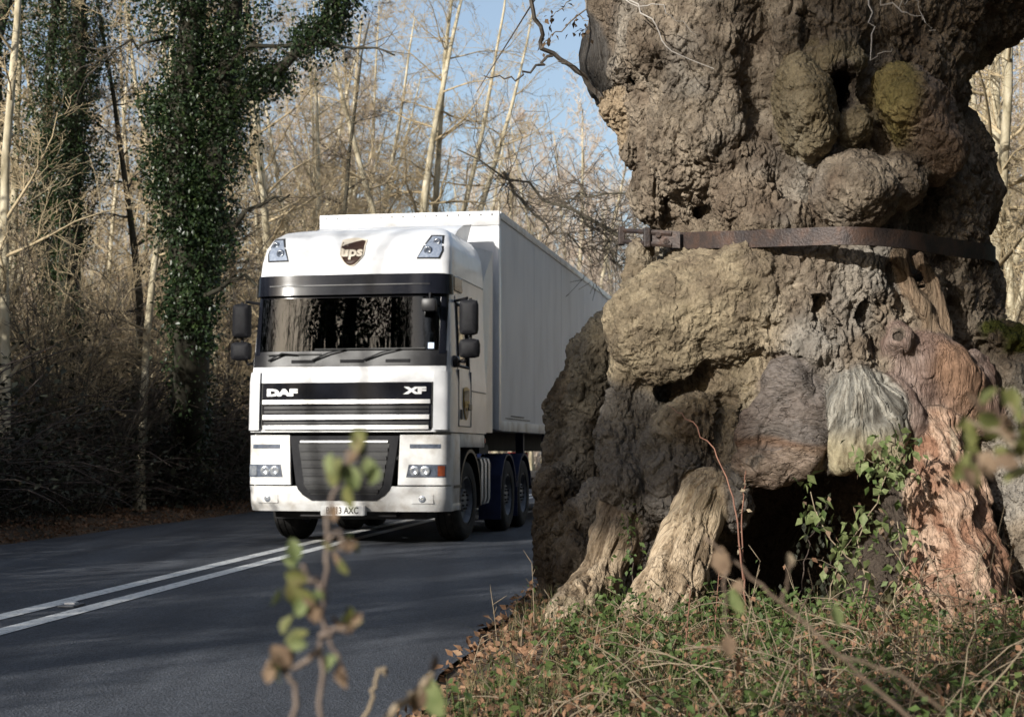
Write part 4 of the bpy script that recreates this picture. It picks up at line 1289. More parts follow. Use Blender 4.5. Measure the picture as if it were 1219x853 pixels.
    gm = nd(nt, 'ShaderNodeMix', data_type='RGBA', blend_type='MULTIPLY'); nt.links.new(inv.outputs[0], gm.inputs[0])
    nt.links.new(mx.outputs[2], gm.inputs[6]); nt.links.new(gk, gm.inputs[7]); nt.links.new(gm.outputs[2], b.inputs['Base Color'])
    bp = nd(nt, 'ShaderNodeBump', i_Strength=.9, i_Distance=.016)
    nt.links.new(ad.outputs[0], bp.inputs['Height']); nt.links.new(bp.outputs[0], b.inputs['Normal'])
    return m


M['oak'] = oak_mat()
oak = empty('ancient_oak_tree', (2.1, OY, 0))
tag(oak, 'massive gnarled old oak with burls, an iron strap and a hollow base beside the road', 'tree')
OAK_PARTS = {
    I_LIMB: ('limb', 'thick dark limb leaving the trunk at top right'), I_TOPB: ('burl', 'dark smooth rounded burl at the top left edge of the trunk'),
    I_PALEB: ('burl', 'small pale burl just under the dark one on the left edge'), I_HOLEL: ('burl', 'brown burl ringing the dark knot hole'),
    I_UPR: ('burl', 'tall greenish and pink burl right of the knot hole'), I_ROUND: ('burl', 'round wrinkled burl above the middle of the strap'),
    I_RLOBE: ('burl', 'long shaded burl on the right edge of the trunk'), I_SWELL: ('burl', 'broad wrinkled swelling under the strap'),
    I_BA: ('bare_burl', 'smooth pinkish grey barkless burl hanging over the hollow'), I_BB: ('bare_burl', 'pale fibrous dome of dead wood over the hollow'),
    I_BC: ('bare_burl', 'large pinkish slab of bare wood below the strap on the right'), I_LOBE: ('burl', 'big lobe tinted dark like shade, bulging towards the road'),
    I_R1: ('root', 'pale ridged root nearest the road'), I_R2: ('root', 'pale ridged root left of the hollow'),
    I_R3: ('root', 'wide reddish root right of the hollow'), I_R4: ('root', 'grey brown root at the far right'),
    I_FOOT: ('burl', 'bark swelling with painted shade above the two pale roots'), I_COL: ('bark_ridge', 'lit strip of ridged wood under the strap on the right'),
    I_MOSS: ('moss_cushion', 'dark green moss on the right shoulder of the base'), I_CAVE: ('hollow', 'dark hollow between the roots'), I_HOLLOW: ('knot_hole', 'large dark knot hole near the top of the trunk'), I_HOLLOW2: ('knot_hole', 'small slit in the smooth hanging burl'), I_HOLLOW3: ('knot_hole', 'small round hole in the pink slab of wood')}
fid = OID[OQ[:, 0]]
for pid in [0] + sorted(OAK_PARTS):
    q = OQ[fid == pid]
    if not len(q): continue
    u, inv = np.unique(q, return_inverse=True)
    nm, lb = ('trunk', None) if pid == 0 else OAK_PARTS[pid]
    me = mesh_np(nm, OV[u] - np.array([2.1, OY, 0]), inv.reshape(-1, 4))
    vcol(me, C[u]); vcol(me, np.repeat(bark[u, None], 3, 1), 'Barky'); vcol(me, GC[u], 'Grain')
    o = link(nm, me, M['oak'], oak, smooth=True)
    if lb: o['label'] = lb
print('oak quads', len(OQ))
del F, ID

# iron strap round the trunk
M['strap'] = M['rust']
strap = empty('iron_strap', (2.15, OY, 2.5))
tag(strap, 'dark rusty iron strap bolted tight round the trunk of the old oak', 'strap')


def convex_hull(p):
    p = p[np.lexsort((p[:, 1], p[:, 0]))]
    def half(q):
        h = []
        for a in q:
            while len(h) > 1 and (h[-1][0] - h[-2][0]) * (a[1] - h[-2][1]) - (h[-1][1] - h[-2][1]) * (a[0] - h[-2][0]) <= 0: h.pop()
            h.append(a)
        return h[:-1]
    return np.array(half(p) + half(p[::-1]))


_b = OV[(np.abs(OV[:, 2] - 2.57) < .10) & (OV[:, 0] > 1.0)]
_h = convex_hull(_b[:, :2]) - np.array([2.15, OY])
_h2 = np.roll(_h, -1, 0)
_tt = np.radians(np.arange(360))
_u = np.stack([np.cos(_tt), np.sin(_tt)], 1)
_e = _h2 - _h
_den = _u[:, :1] * _e[None, :, 1] - _u[:, 1:] * _e[None, :, 0]
_r = (_h[None, :, 0] * _e[None, :, 1] - _h[None, :, 1] * _e[None, :, 0]) / np.where(np.abs(_den) < 1e-9, 1e-9, _den)
_s = (_h[None, :, 0] * _u[:, 1:] - _h[None, :, 1] * _u[:, :1]) / np.where(np.abs(_den) < 1e-9, 1e-9, _den)
HULL_R = np.where((_s >= -1e-6) & (_s <= 1 + 1e-6) & (_r > 0), _r, 0).max(1)

HULL_R = np.mean([np.roll(HULL_R, k) for k in range(-14, 15)], 0) - .012


def strap_pt(t, out, dz):
    """t in degrees: 180 left, 270 front, 360 right."""
    c, s = math.cos(R(t)), math.sin(R(t))
    z = 2.533 - .043 * c + .098 * s
    r = np.interp(t % 360, np.arange(361), np.append(HULL_R, HULL_R[0])) + out
    return Vector((r * c, r * s, z + dz - 2.5))


def strap_band(name, t0, t1, w, th_, parent, lb=None, out=0.0):
    m = MB(); ts = np.linspace(t0, t1, max(8, int(abs(t1 - t0) / 3)))
    V, Fc = [], []
    for t in ts:
        j = 0.006 * math.sin(t * .31) + .004 * math.sin(t * .83)
        V += [strap_pt(t, out + j, -w / 2), strap_pt(t, out + th_ + j, -w / 2), strap_pt(t, out + th_ + j, w / 2), strap_pt(t, out + j, w / 2)]
    for i in range(len(ts) - 1):
        for k in range(4):
            Fc.append((4 * i + k, 4 * i + (k + 1) % 4, 4 * i + 4 + (k + 1) % 4, 4 * i + 4 + k))
    Fc += [(0, 1, 2, 3), tuple(4 * (len(ts) - 1) + k for k in (3, 2, 1, 0))]
    m.add(V, Fc)
    return m.build(name, M['strap'], parent, auto=40)


strap_band('band', 207, 530, .112, .018, strap)
# clevis with two bars and bolts on the left
pa = at(740, 281, 10.95) - np.array([2.15, OY, 2.5]); pb = at(800, 285, 10.62) - np.array([2.15, OY, 2.5]); pc = at(770, 283, 10.70) - np.array([2.15, OY, 2.5])
for dz in (.038, -.038):
    m = MB(); m.tube([pa + [0, 0, dz], pc + [0, 0, dz], pb + [0, 0, dz]], .018, 6); m.build('tension_bar', M['strap'], strap)
for q, hw in ((pa, .062), (pc, .066)):
    m = MB(); m.box(q[0] - .022, q[0] + .022, q[1] - .04, q[1] + .04, q[2] - hw, q[2] + hw, .008); m.build('lug', M['strap'], strap)
m = MB()
pt = [pc + [.02, -.01, .055], pb + [.05, -.03, .05], pb + [.05, -.03, -.062], pc + [.02, -.01, -.055]]
pt2 = [p + np.array([0, .02, 0]) for p in pt]
m.add(pt + pt2, [(0, 1, 2, 3), (7, 6, 5, 4), (0, 4, 5, 1), (1, 5, 6, 2), (2, 6, 7, 3), (3, 7, 4, 0)]); m.build('buckle_plate', M['strap'], strap)
for dxz in ((.05, .02), (.10, -.02)):
    m = MB(); q = pc + (pb - pc) * (dxz[0] / .16) + np.array([.02, -.035, dxz[1]])
    m.lathe([(0, .0), (0, .02), (.02, .02), (.02, .0)], 'y', tuple(q), 6); m.build('bolt', M['strap'], strap)

# thin branches growing from the oak
M['twig_grey'] = noise_mat('grey_twig', (.10, .085, .07), (.26, .23, .20), 14, .9)
M['twig_pale'] = noise_mat('pale_twig', (.30, .27, .24), (.46, .43, .39), 14, .9)
M['dry_leaf_dark'] = noise_mat('withered_leaf', (.05, .035, .022), (.12, .075, .04), 9, .8, trans=.15)
OA = np.array([2.1, OY, 0])


def wiggle(pts, n=10, amp=.01, seed=0):
    r = np.random.default_rng(seed)
    pts = np.array(pts, float)
    t = np.linspace(0, len(pts) - 1, n)
    out = np.stack([np.interp(t, np.arange(len(pts)), pts[:, k]) for k in range(3)], 1)
    out[1:-1] += r.normal(0, amp, (n - 2, 3))
    return out


def leaf_quads(P0, size, r, droop=.4):
    """Bent leaf blades (4 triangles) at the points P0 -> V, F."""
    n = len(P0)
    T = np.array([(0, 0, 0), (.42, .30, .08), (1, 0, -.05), (.42, -.30, .08), (.45, 0, -.02)], np.float32)
    Fl = np.array([(0, 4, 1), (1, 4, 2), (0, 3, 4), (3, 2, 4)])
    a = r.uniform(0, 2 * PI, n); el = r.normal(-droop, .55, n); ro = r.normal(0, .7, n)
    f = np.stack([np.cos(a) * np.cos(el), np.sin(a) * np.cos(el), np.sin(el)], 1)
    s0 = np.stack([-np.sin(a), np.cos(a), np.zeros(n)], 1); u0 = np.cross(f, s0)
    s_ = s0 * np.cos(ro)[:, None] + u0 * np.sin(ro)[:, None]; u = np.cross(f, s_)
    sz = size * r.uniform(.65, 1.3, n)
    V = P0[:, None, :] + sz[:, None, None] * (T[None, :, :1] * f[:, None] + T[None, :, 1:2] * s_[:, None] + T[None, :, 2:] * u[:, None])
    Fo = Fl[None] + (np.arange(n) * 5)[:, None, None]
    return V.reshape(-1, 3), Fo.reshape(-1, 3)


def sprig(name, paths, mat, parent, off, leaves=0, leaf_mat=None, size=.04, seed=1, lname='leaves'):
    m = MB(); tips = []
    for pts, r0, r1 in paths:
        w = wiggle(pts, max(6, 4 * len(pts)), .012, seed + len(tips))
        m.tube([p - off for p in w], np.linspace(r0, r1, len(w)), 5)
        tips += [p for p in w[len(w) // 3:]]
    o = m.build(name, mat, parent, auto=60)
    if leaves:
        r = np.random.default_rng(seed)
        tp = np.array(tips)[r.integers(0, len(tips), leaves)] - off + r.normal(0, .03, (leaves, 3))
        V, Fl = leaf_quads(tp, size, r, .9)
        link(lname, mesh_np(lname, V, Fl), leaf_mat, o)
    return o


sprig('branch', [([at(716, 118, 11.0), at(690, 85, 10.9), at(645, 55, 10.8), at(634, 12, 10.7), at(622, -60, 10.5)], .019, .014),
                 ([at(658, 66, 10.85), at(640, 78, 10.8), at(615, 92, 10.75), at(576, 90, 10.7)], .012, .004),
                 ([at(700, 95, 10.9), at(675, 74, 10.7), at(668, 72, 10.6)], .006, .003)], M['twig_grey'], oak, OA)
sprig('branch', [([at(712, -30, 10.6), at(690, 18, 10.5), at(662, 38, 10.45), at(645, 58, 10.4)], .007, .003),
                 ([at(700, -20, 10.6), at(672, 6, 10.5), at(655, 22, 10.4)], .005, .002), ([at(690, 18, 10.5), at(700, 30, 10.5), at(694, 38, 10.5)], .004, .002)],
      M['twig_grey'], oak, OA, 46, M['dry_leaf_dark'], .045, 5)
sprig('twig', [([at(735, -15, 10.3), at(775, 22, 10.0), at(802, 62, 9.95), at(850, 82, 9.9)], .0055, .0025), ([at(745, 0, 10.2), at(790, 10, 9.9), at(829, 42, 9.9)], .0045, .002)], M['twig_pale'], oak, OA, seed=11)
sprig('twig', [([at(1030, -20, 9.9), at(1038, 25, 9.8), at(1038, 68, 9.75), at(1062, 58, 9.7)], .006, .003), ([at(1040, -5, 9.8), at(1075, 12, 9.7), at(1100, 25, 9.7), at(1114, 36, 9.7)], .006, .002),
               ([at(1070, 10, 9.75), at(1088, -4, 9.7), at(1098, 24, 9.7)], .004, .002)], M['twig_pale'], oak, OA, seed=12)


# the great limbs above the picture: they spread over the road and dapple the trunk
_r = np.random.default_rng(404)
_sg = []
for pts, r0 in (([(1.4, 10.9, 4.9), (.3, 9.4, 6.2), (-1.0, 7.6, 7.2), (-2.6, 5.6, 8.0), (-4.2, 3.6, 9.0)], .30), ([(1.2, 11.2, 5.0), (-.6, 10.8, 6.4), (-2.4, 10.2, 7.6), (-4.6, 9.6, 8.8)], .28),
                ([(2.2, 10.8, 5.1), (1.8, 9.0, 6.3), (1.0, 6.8, 7.2), (.2, 4.4, 8.4)], .26), ([(2.6, 11.6, 5.1), (3.0, 12.4, 7.2), (3.6, 13.4, 9.4)], .38), ([(1.7, 11.6, 5.1), (1.0, 12.6, 7.0), (.4, 13.8, 9.2)], .32)):
    w = wiggle(pts, 12, .07, int(r0 * 1000)) - OA
    m = MB(); m.tube(w, np.linspace(r0, r0 * .25, 12), 9); m.build('limb', M['twig_grey'], oak, smooth=True)
    for _ in range(26):
        i = _r.integers(2, 11); a = w[i]; d = w[i + 1] - w[i]; d = d / np.linalg.norm(d) + _r.normal(0, .7, 3); d /= np.linalg.norm(d); L = _r.uniform(.6, 1.7)
        for q in range(4):
            b = a + d * L / 4; _sg.append((a, b, .022 - .004 * q, .018 - .004 * q)); d = d + _r.normal(0, .25, 3); d /= np.linalg.norm(d); a = b
            for _k in range(3):
                e = d + _r.normal(0, .7, 3); _sg.append((b, b + e * _r.uniform(.2, .6), .008, .004))
m = MB()
for a, b, ra, rb in _sg: m.tube([a, b], [ra, rb], 3, False)
m.build('crown', M['twig_grey'], oak)

# ------------------------------------------------------------------ the wood
M['bark_pale'] = noise_mat('pale_bark', (.20, .17, .11), (.38, .33, .24), 7, .9, bump=.5, bscale=25, stretch=(1, 1, .35), stops=[(.3, (.19, .16, .10)), (.5, (.39, .34, .235)), (.72, (.55, .50, .38))])
M['bark_dark'] = noise_mat('dark_bark', (.035, .032, .022), (.085, .075, .052), 8, .9, bump=.6, bscale=22, stretch=(1, 1, .3))
M['twig_tan'] = noise_mat('tan_twig', (.26, .20, .115), (.50, .405, .26), .5, .9)
M['twig_dark'] = noise_mat('dark_twig', (.055, .045, .035), (.12, .10, .075), 1.5, .9)
M['twig_pink'] = noise_mat('pinkish_twig', (.42, .33, .26), (.60, .52, .42), .6, .9)
M['ivy_stem'] = noise_mat('ivy_covered_bark', (.014, .014, .009), (.045, .04, .026), 6, .9, bump=.8, bscale=14)
M['ivy'] = noise_mat('ivy_leaf', (.018, .036, .012), (.055, .085, .022), 5, .38, spec=.4, stops=[(.3, (.010, .020, .009)), (.55, (.024, .042, .014)), (.75, (.060, .085, .024))], trans=.12)
M['evergreen'] = noise_mat('evergreen_leaf', (.02, .035, .014), (.05, .07, .025), 4, .45, spec=.4)
M['bramble'] = noise_mat('bramble_leaf', (.018, .022, .012), (.055, .06, .028), 3, .65, trans=.1, stops=[(.3, (.010, .012, .008)), (.55, (.024, .026, .013)), (.8, (.055, .045, .024))])
M['dead_leaf'] = noise_mat('dead_leaf', (.13, .075, .04), (.30, .18, .10), 5, .85, trans=.2)


def prisms(S, n):
    """Tapered n-sided twigs from rows p0, p1, r0, r1."""
    S = np.asarray(S, np.float32)
    p0, p1, r0, r1 = S[:, :3], S[:, 3:6], S[:, 6], S[:, 7]
    d = p1 - p0; d = d / (np.linalg.norm(d, axis=1, keepdims=True) + 1e-9)
    ref = np.where(np.abs(d[:, 2:3]) < .9, np.array([[0, 0, 1.]]), np.array([[1., 0, 0]]))
    a = np.cross(d, ref); a /= np.linalg.norm(a, axis=1, keepdims=True); b = np.cross(d, a)
    t = np.arange(n) * 2 * PI / n
    ringv = a[:, None] * np.cos(t)[None, :, None] + b[:, None] * np.sin(t)[None, :, None]
    V = np.concatenate([p0[:, None] + ringv * r0[:, None, None], p1[:, None] + ringv * r1[:, None, None]], 1)
    k = np.arange(n); f = np.stack([k, (k + 1) % n, n + (k + 1) % n, n + k], 1)
    Fc = f[None] + (np.arange(len(S)) * 2 * n)[:, None, None]
    return V.reshape(-1, 3), Fc.reshape(-1, 4)


def grow(r, H, r0, crown0=.3, nmain=16, mlen=.3, up=.5, lean=(0, 0), fork=None, twigs=(6, 5, 4), wob=.025, minr=.0045, tipfrac=.25):
    """A bare tree: trunk path and the segments of its branches."""
    n = 14
    path = [np.zeros(3)]; d = np.array([lean[0], lean[1], 1.0])
    for i in range(n):
        d = d + np.append(r.normal(0, wob, 2), 0) ; d = d / np.linalg.norm(d)
        path.append(path[-1] + d * H / n)
    path = np.array(path); rad = r0 * (1 - .85 * np.linspace(0, 1, n + 1) ** .9)
    rad[0] *= 1.25
    segs, tips = [], []
    stems = [(path, rad)]
    if fork:
        for fz, ang, az in fork:
            i = int(fz * n); q = [path[i]]; dd = np.array([math.sin(ang) * math.cos(az), math.sin(ang) * math.sin(az), math.cos(ang)])
            m = n - i
            for k in range(m):
                dd = dd + np.append(r.normal(0, wob, 2), .05); dd /= np.linalg.norm(dd); q.append(q[-1] + dd * H / n)
            stems.append((np.array(q), rad[i] * .8 * (1 - .85 * np.linspace(0, 1, m + 1))))

    def br(p, d, L, rr, lvl):
        ns = (5, 4, 3, 2)[lvl]; q = p.copy(); dd = d.copy(); st = L / ns
        for i in range(ns):
            dd = dd + r.normal(0, .17, 3) + np.array([0, 0, .07 * up]); dd /= np.linalg.norm(dd)
            q2 = q + dd * st; ra = max(minr, rr * (1 - i / ns * .75)); rb = max(minr * .8, rr * (1 - (i + 1) / ns * .75))
            segs.append((*q, *q2, ra, rb))
            if lvl < 3:
                k = twigs[lvl] / ns
                k = int(k) + (r.random() < k % 1)
                for _ in range(k):
                    ax_ = r.normal(0, 1, 3); ax_ -= dd * (ax_ @ dd); ax_ /= np.linalg.norm(ax_) + 1e-9
                    ang = r.uniform(.45, 1.05); nd_ = dd * math.cos(ang) + ax_ * math.sin(ang)
                    f = r.random(); br(q + (q2 - q) * f, nd_, L * r.uniform(.35, .6) * (1 - .4 * i / ns), rb * .6, lvl + 1)
            q = q2
        tips.append(q)
    for si, (pp, rd) in enumerate(stems):
        m = len(pp) - 1
        cnt = nmain if si == 0 else int(nmain * .6)
        for k in range(cnt):
            t = crown0 + (1 - crown0) * (k + r.random()) / cnt if si == 0 else r.uniform(.1, 1)
            i = min(m - 1, int(t * m)); f = t * m - i
            p = pp[i] + (pp[i + 1] - pp[i]) * f
            az = r.uniform(0, 2 * PI); el = r.uniform(.15, .95) * (0.5 + up * .6)
            d = np.array([math.cos(az) * math.cos(el), math.sin(az) * math.cos(el), math.sin(el)])
            L = H * mlen * r.uniform(.5, 1.1) * (1 - .55 * max(0, t - crown0))
            br(p, d, L, max(minr, np.interp(t, np.linspace(0, 1, m + 1), rd) * .42), 0)
    return stems, np.array(segs), np.array(tips)


def tree_thing(name, r, mats, leaf=None, **kw):
    stems, segs, tips = grow(r, **kw)
    root = empty(name)
    for pp, rd in stems[:1]:
        m = MB()
        q = [Vector(p) for p in pp]
        # a few extra rings near the ground give a root flare
        fl = np.concatenate([[rd[0] * 1.5, rd[0] * 1.1], rd[1:]])
        q = [q[0] - Vector((0, 0, .15)), q[0] + (q[1] - q[0]) * .25] + q[1:]
        m.tube(q, fl, 9); m.build('trunk', mats[0], root, smooth=True)
    for pp, rd in stems[1:]:
        m = MB(); m.tube([Vector(p) for p in pp], rd, 8); m.build('stem', mats[0], root, smooth=True)
    thick = segs[segs[:, 6] > .022]; thin = segs[segs[:, 6] <= .022]
    V1, F1 = prisms(thick, 5) if len(thick) else (np.zeros((0, 3)), np.zeros((0, 4), int)); V2, F2 = prisms(thin, 3)
    c = link('crown', mesh_np('crown', np.concatenate([V1, V2]), np.concatenate([F1, F2 + len(V1)])), mats[1], root)
    if leaf:
        n, size, mt = leaf
        P0 = tips[r.integers(0, len(tips), n)] + r.normal(0, .05, (n, 3))
        V, Fl = leaf_quads(P0, size, r, .8)
        link('withered_leaves', mesh_np('withered_leaves', V, Fl), mt, c)
    return root, stems


def rr_(seed): return np.random.default_rng(seed)


GRP = 'bare trees of the roadside wood'


def where(px):
    for lim, w in ((45, 'left of twin ivy trunks'), (125, 'behind twin ivy trunks'), (195, 'between ivy clad trees'), (275, 'behind largest ivy tree'), (350, 'above lorry roof left end'), (470, 'above lorry roof middle'),
                   (590, 'above trailer front'), (700, 'over trailer side'), (900, 'against oak left edge'), (1185, 'against oak right side'), (2000, 'by right picture edge')):
        if px < lim: return w


def how_far(y): return 'nearer' if y < 34 else ('farther' if y < 52 else 'farthest')


LOOK = ['straight slender pale bare tree', 'thin pale bare tree forking low', 'pale bare tree with a side stem', 'dark leaning bare tree', 'wide spreading bare tree', 'pinkish many stemmed bare tree']

protos = []
specs = [
    ('pole', dict(H=15, r0=.095, crown0=.12, nmain=26, mlen=.15, up=.7), ('bark_pale', 'twig_tan'), None),
    ('pole', dict(H=14, r0=.08, crown0=.10, nmain=26, mlen=.16, up=.5, lean=(.05, .02), fork=[(.3, .3, 0.5)]), ('bark_pale', 'twig_tan'), (350, .05)),
    ('mid', dict(H=15, r0=.16, crown0=.14, nmain=24, mlen=.24, up=.5, fork=[(.35, .35, 2.5)]), ('bark_pale', 'twig_tan'), None),
    ('mid', dict(H=13, r0=.13, crown0=.10, nmain=24, mlen=.22, up=.3, lean=(-.08, .0), wob=.05), ('bark_dark', 'twig_dark'), None),
    ('wide', dict(H=15, r0=.22, crown0=.12, nmain=26, mlen=.30, up=.3, fork=[(.22, .45, 0.2), (.3, .4, 3.4)]), ('bark_pale', 'twig_tan'), (500, .055)),
    ('pink', dict(H=14, r0=.18, crown0=.15, nmain=30, mlen=.26, up=.9, fork=[(.2, .3, 0.2), (.22, .3, 3.0), (.3, .3, 1.7)], minr=.008), ('bark_pale', 'twig_pink'), None),
]
for i, (k, kw, mt, lf) in enumerate(specs):
    lfv = (lf[0], lf[1], M['dead_leaf']) if lf else None
    root, _ = tree_thing('bare_tree', rr_(100 + i), (M[mt[0]], M[mt[1]]), lfv, **kw)
    protos.append((k, root, False))
used = {}


def put_tree(pi, px, y, label, sc=1.0, rz=None, group=GRP, lean=(0, 0), x=None):
    k, root, _ = protos[pi]
    if pi in used: o = copy_tree(root)
    else:
        o = root; used[pi] = 1
    X = at(px, 520, y)[0] if x is None else x
    o.location = (X, y, float(ground_z(np.array(X), np.array(float(min(y, 95))))) - .03)
    o.rotation_euler = (lean[0], lean[1], rz if rz is not None else random.uniform(0, 6.28))
    o.scale = (sc,) * 3
    tag(o, label, 'tree', group)
    if not group and 'group' in o: del o['group']
    return o


put_tree(0, 8, 23.5, 'pale slender bare tree at the far left edge beyond the road', 1.0, .3, None)
put_tree(1, 166, 27, 'pale thin forked tree between the two ivy clad trees', 1.0, 0, None)
put_tree(3, 150, 30, 'dark thin leaning tree between the two ivy clad trees', .8, 0, None, (0, .10))
put_tree(0, 103, 29, 'thin pale sunlit tree just behind the twin ivy clad trunks', .75, 1.4, None)
put_tree(2, 340, 30, 'bare tree rising behind the left corner of the lorry roof', .8, 2.0, None)
put_tree(2, 380, 34, 'yellowish bare tree rising behind the left half of the lorry roof', .75, .4, None)
put_tree(3, 432, 36, 'leaning bare tree behind the middle of the lorry roof', .9, 3.4, None, (0, .12))
put_tree(4, 490, 40, 'tall forked bare tree behind the lorry trailer, its stems close together', .9, .2, None)
put_tree(2, 505, 41, 'dark twin stem bare tree behind the front of the trailer', 1.0, 3.9, None)
put_tree(5, 672, 62, 'pinkish pale bare tree glowing between lorry and oak', 1.05, 0, None)
put_tree(4, 1192, 24, 'mossy crooked bare tree just right of the old oak', .75, 1.2, None)
put_tree(3, 1224, 27, 'dark bare tree cut by the right edge of the picture', .8, 4.0, None)
LB = 'bare winter tree deep in the tangled wood'
r = rr_(5)
cnt = 0
for i in range(400):
    if cnt >= 78: break
    y = r.uniform(28, 78); px = r.uniform(-120, 770)
    X = at(px, 520, y)[0]
    if X > xc(y) - 5.5: continue
    pi = int(r.choice([0, 1, 2, 3, 4, 5] if y > 45 else [0, 1, 1, 2, 3]))
    put_tree(pi, px, y, f'{LOOK[pi]}, {how_far(y)}, {where(px)}', r.uniform(.7, 1.0), None); cnt += 1
for px, y, pi, sc in ((590, 70, 5, 1.0), (630, 78, 5, 1.05), (720, 80, 5, 1.0), (750, 66, 5, .9), (690, 90, 5, 1.1), (560, 60, 2, .9), (610, 52, 1, .8), (650, 95, 5, 1.1), (735, 100, 5, 1.15)):
    put_tree(pi, px, y, f'{LOOK[pi]} far off, {where(px)}', sc, None, 'pale trees beyond the trailer')
for px, y, pi, sc in ((1150, 38, 4, .8), (1175, 45, 5, .9), (1210, 34, 2, .8), (1240, 50, 5, 1.), (1130, 56, 5, 1.), (1260, 30, 1, .9), (1180, 60, 5, .9), (1215, 42, 4, .8)):
    put_tree(pi, px, y, f'{LOOK[pi]}, {how_far(y)}, {where(px)}', sc, None, 'trees right of the oak')

# low hazel thickets
def thicket(r, n=16, H=5.0):
    segs = []
    for k in range(n):
        az = r.uniform(0, 2 * PI); d = np.array([math.cos(az) * .35, math.sin(az) * .35, 1.0]); d /= np.linalg.norm(d)
        q = np.array([math.cos(az) * .2, math.sin(az) * .2, -.1]); h = H * r.uniform(.5, 1.1); rr = r.uniform(.012, .028)
        for i in range(8):
            d = d + r.normal(0, .09, 3); d /= np.linalg.norm(d); q2 = q + d * h / 8
            segs.append((*q, *q2, rr * (1 - i / 9), rr * (1 - (i + 1) / 9)))
            if i > 0:
                for _ in range(3):
                    dd = d + r.normal(0, .6, 3); dd /= np.linalg.norm(dd); a = q + (q2 - q) * r.random(); L = r.uniform(.3, 1.0)
                    for m in range(3):
                        b = a + dd * L / 3; segs.append((*a, *b, .007 - .0012 * m, .006 - .0012 * m))
                        for _ in range(2):
                            e = dd + r.normal(0, .6, 3); e /= np.linalg.norm(e); segs.append((*b, *(b + e * r.uniform(.15, .4)), .0045, .003))
                        dd = dd + r.normal(0, .2, 3); dd /= np.linalg.norm(dd); a = b
            q = q2
    return prisms(np.array(segs), 3)


th_roots = []
for i in range(2):
    V, Fc = thicket(rr_(40 + i))
    o = empty('hazel_thicket'); link('stems', mesh_np('stems', V, Fc), M['twig_tan' if i else 'twig_dark'], o); th_roots.append(o)
r = rr_(9); first = [True, True]
k = 0
for i in range(300):
    if k >= 38: break
    y = r.uniform(25, 55); px = r.uniform(-60, 760) if k < 32 else r.uniform(1130, 1260)
    X = at(px, 520, y)[0]
    if k < 32 and X > xc(y) - 5.2: continue
    pi = int(r.integers(0, 2)); o = th_roots[pi] if first[pi] else copy_tree(th_roots[pi]); first[pi] = False
    o.location = (X, y, float(ground_z(np.array(X), np.array(y)))); o.rotation_euler = (0, 0, r.uniform(0, 6)); s_ = r.uniform(.7, 1.25); o.scale = (s_,) * 3
    tag(o, f'bare {"tan" if pi else "dark"} hazel thicket, {how_far(y)}, {where(px)}', 'shrub', 'hazel thickets under the trees'); k += 1


# ivy clad trees
def ivy_leaves(paths, n, rad, size, r, dens=16):
    """Leaves in clumps round the stems; rad(z) is how far they stand out."""
    cl = []
    for pp, sc_ in paths:
        L = np.linalg.norm(np.diff(pp, axis=0), axis=1).sum()
        for _ in range(int(L * dens)):
            t = r.random() * (len(pp) - 1); i = int(t); c = pp[i] + (pp[min(i + 1, len(pp) - 1)] - pp[i]) * (t - i)
            q = rad(c[2]) * sc_; az = r.uniform(0, 2 * PI); a = q * r.uniform(.25, 1.0)
            if r.random() < .12: a *= 1.5
            cl.append((*(c + np.array([math.cos(az) * a, math.sin(az) * a, r.normal(0, .1)])), .09 + .25 * q))
    cl = np.array(cl)
    k = r.integers(0, len(cl), n)
    P0 = cl[k, :3] + r.normal(0, 1, (n, 3)) * cl[k, 3:4] * .75
    P0 = P0[P0[:, 2] > -.1]
    return leaf_quads(P0, size, r, .5)


def ivy_tree(loc, label, stems, nleaf, rad, size=.085, seed=1, limbs=(), group=None, cat='tree', dens=16):
    r = rr_(seed); root = empty('ivy_clad_tree', loc)
    paths = []
    for k, (pts, r0, r1) in enumerate(stems):
        w = wiggle(pts, 14, .04, seed + k); paths.append((w, 1.0))
        rd = np.linspace(r0, r1, 14); rd[0] *= 1.4
        m = MB(); m.tube(w, rd, 10); m.build('trunk', M['ivy_stem'], root, smooth=True)
    segs = []
    for pts, r0, r1, lf in limbs:
        w = wiggle(pts, 10, .06, seed + 30 + len(segs))
        m = MB(); m.tube(w, np.linspace(r0, r1, 10), 7); m.build('limb', M['ivy_stem'], root, smooth=True)
        if lf: paths.append((w, lf))
        for _ in range(26):
            i = r.integers(2, 9); a = w[i]; d = (w[i + 1] - w[i]); d = d / np.linalg.norm(d) + r.normal(0, .6, 3); d /= np.linalg.norm(d); L = r.uniform(.3, 1.1)
            for q in range(3):
                b = a + d * L / 3; segs.append((*a, *b, .009 - .002 * q, .007 - .002 * q)); d = d + r.normal(0, .25, 3); d /= np.linalg.norm(d); a = b
    if segs:
        V, Fc = prisms(np.array(segs), 3); link('twigs', mesh_np('twigs', V, Fc), M['twig_dark'], root)
    V, Fl = ivy_leaves(paths, nleaf, rad, size, r, dens)
    link('ivy', mesh_np('ivy', V, Fl), M['ivy'], root)
    return tag(root, label, cat, group)


def gp(px, y):
    X = at(px, 520, y)[0]
    return (float(X), float(y), float(ground_z(np.array(X), np.array(float(y)))) - .05)


def rel(px, py, y, base): return at(px, py, y) - np.array(base)


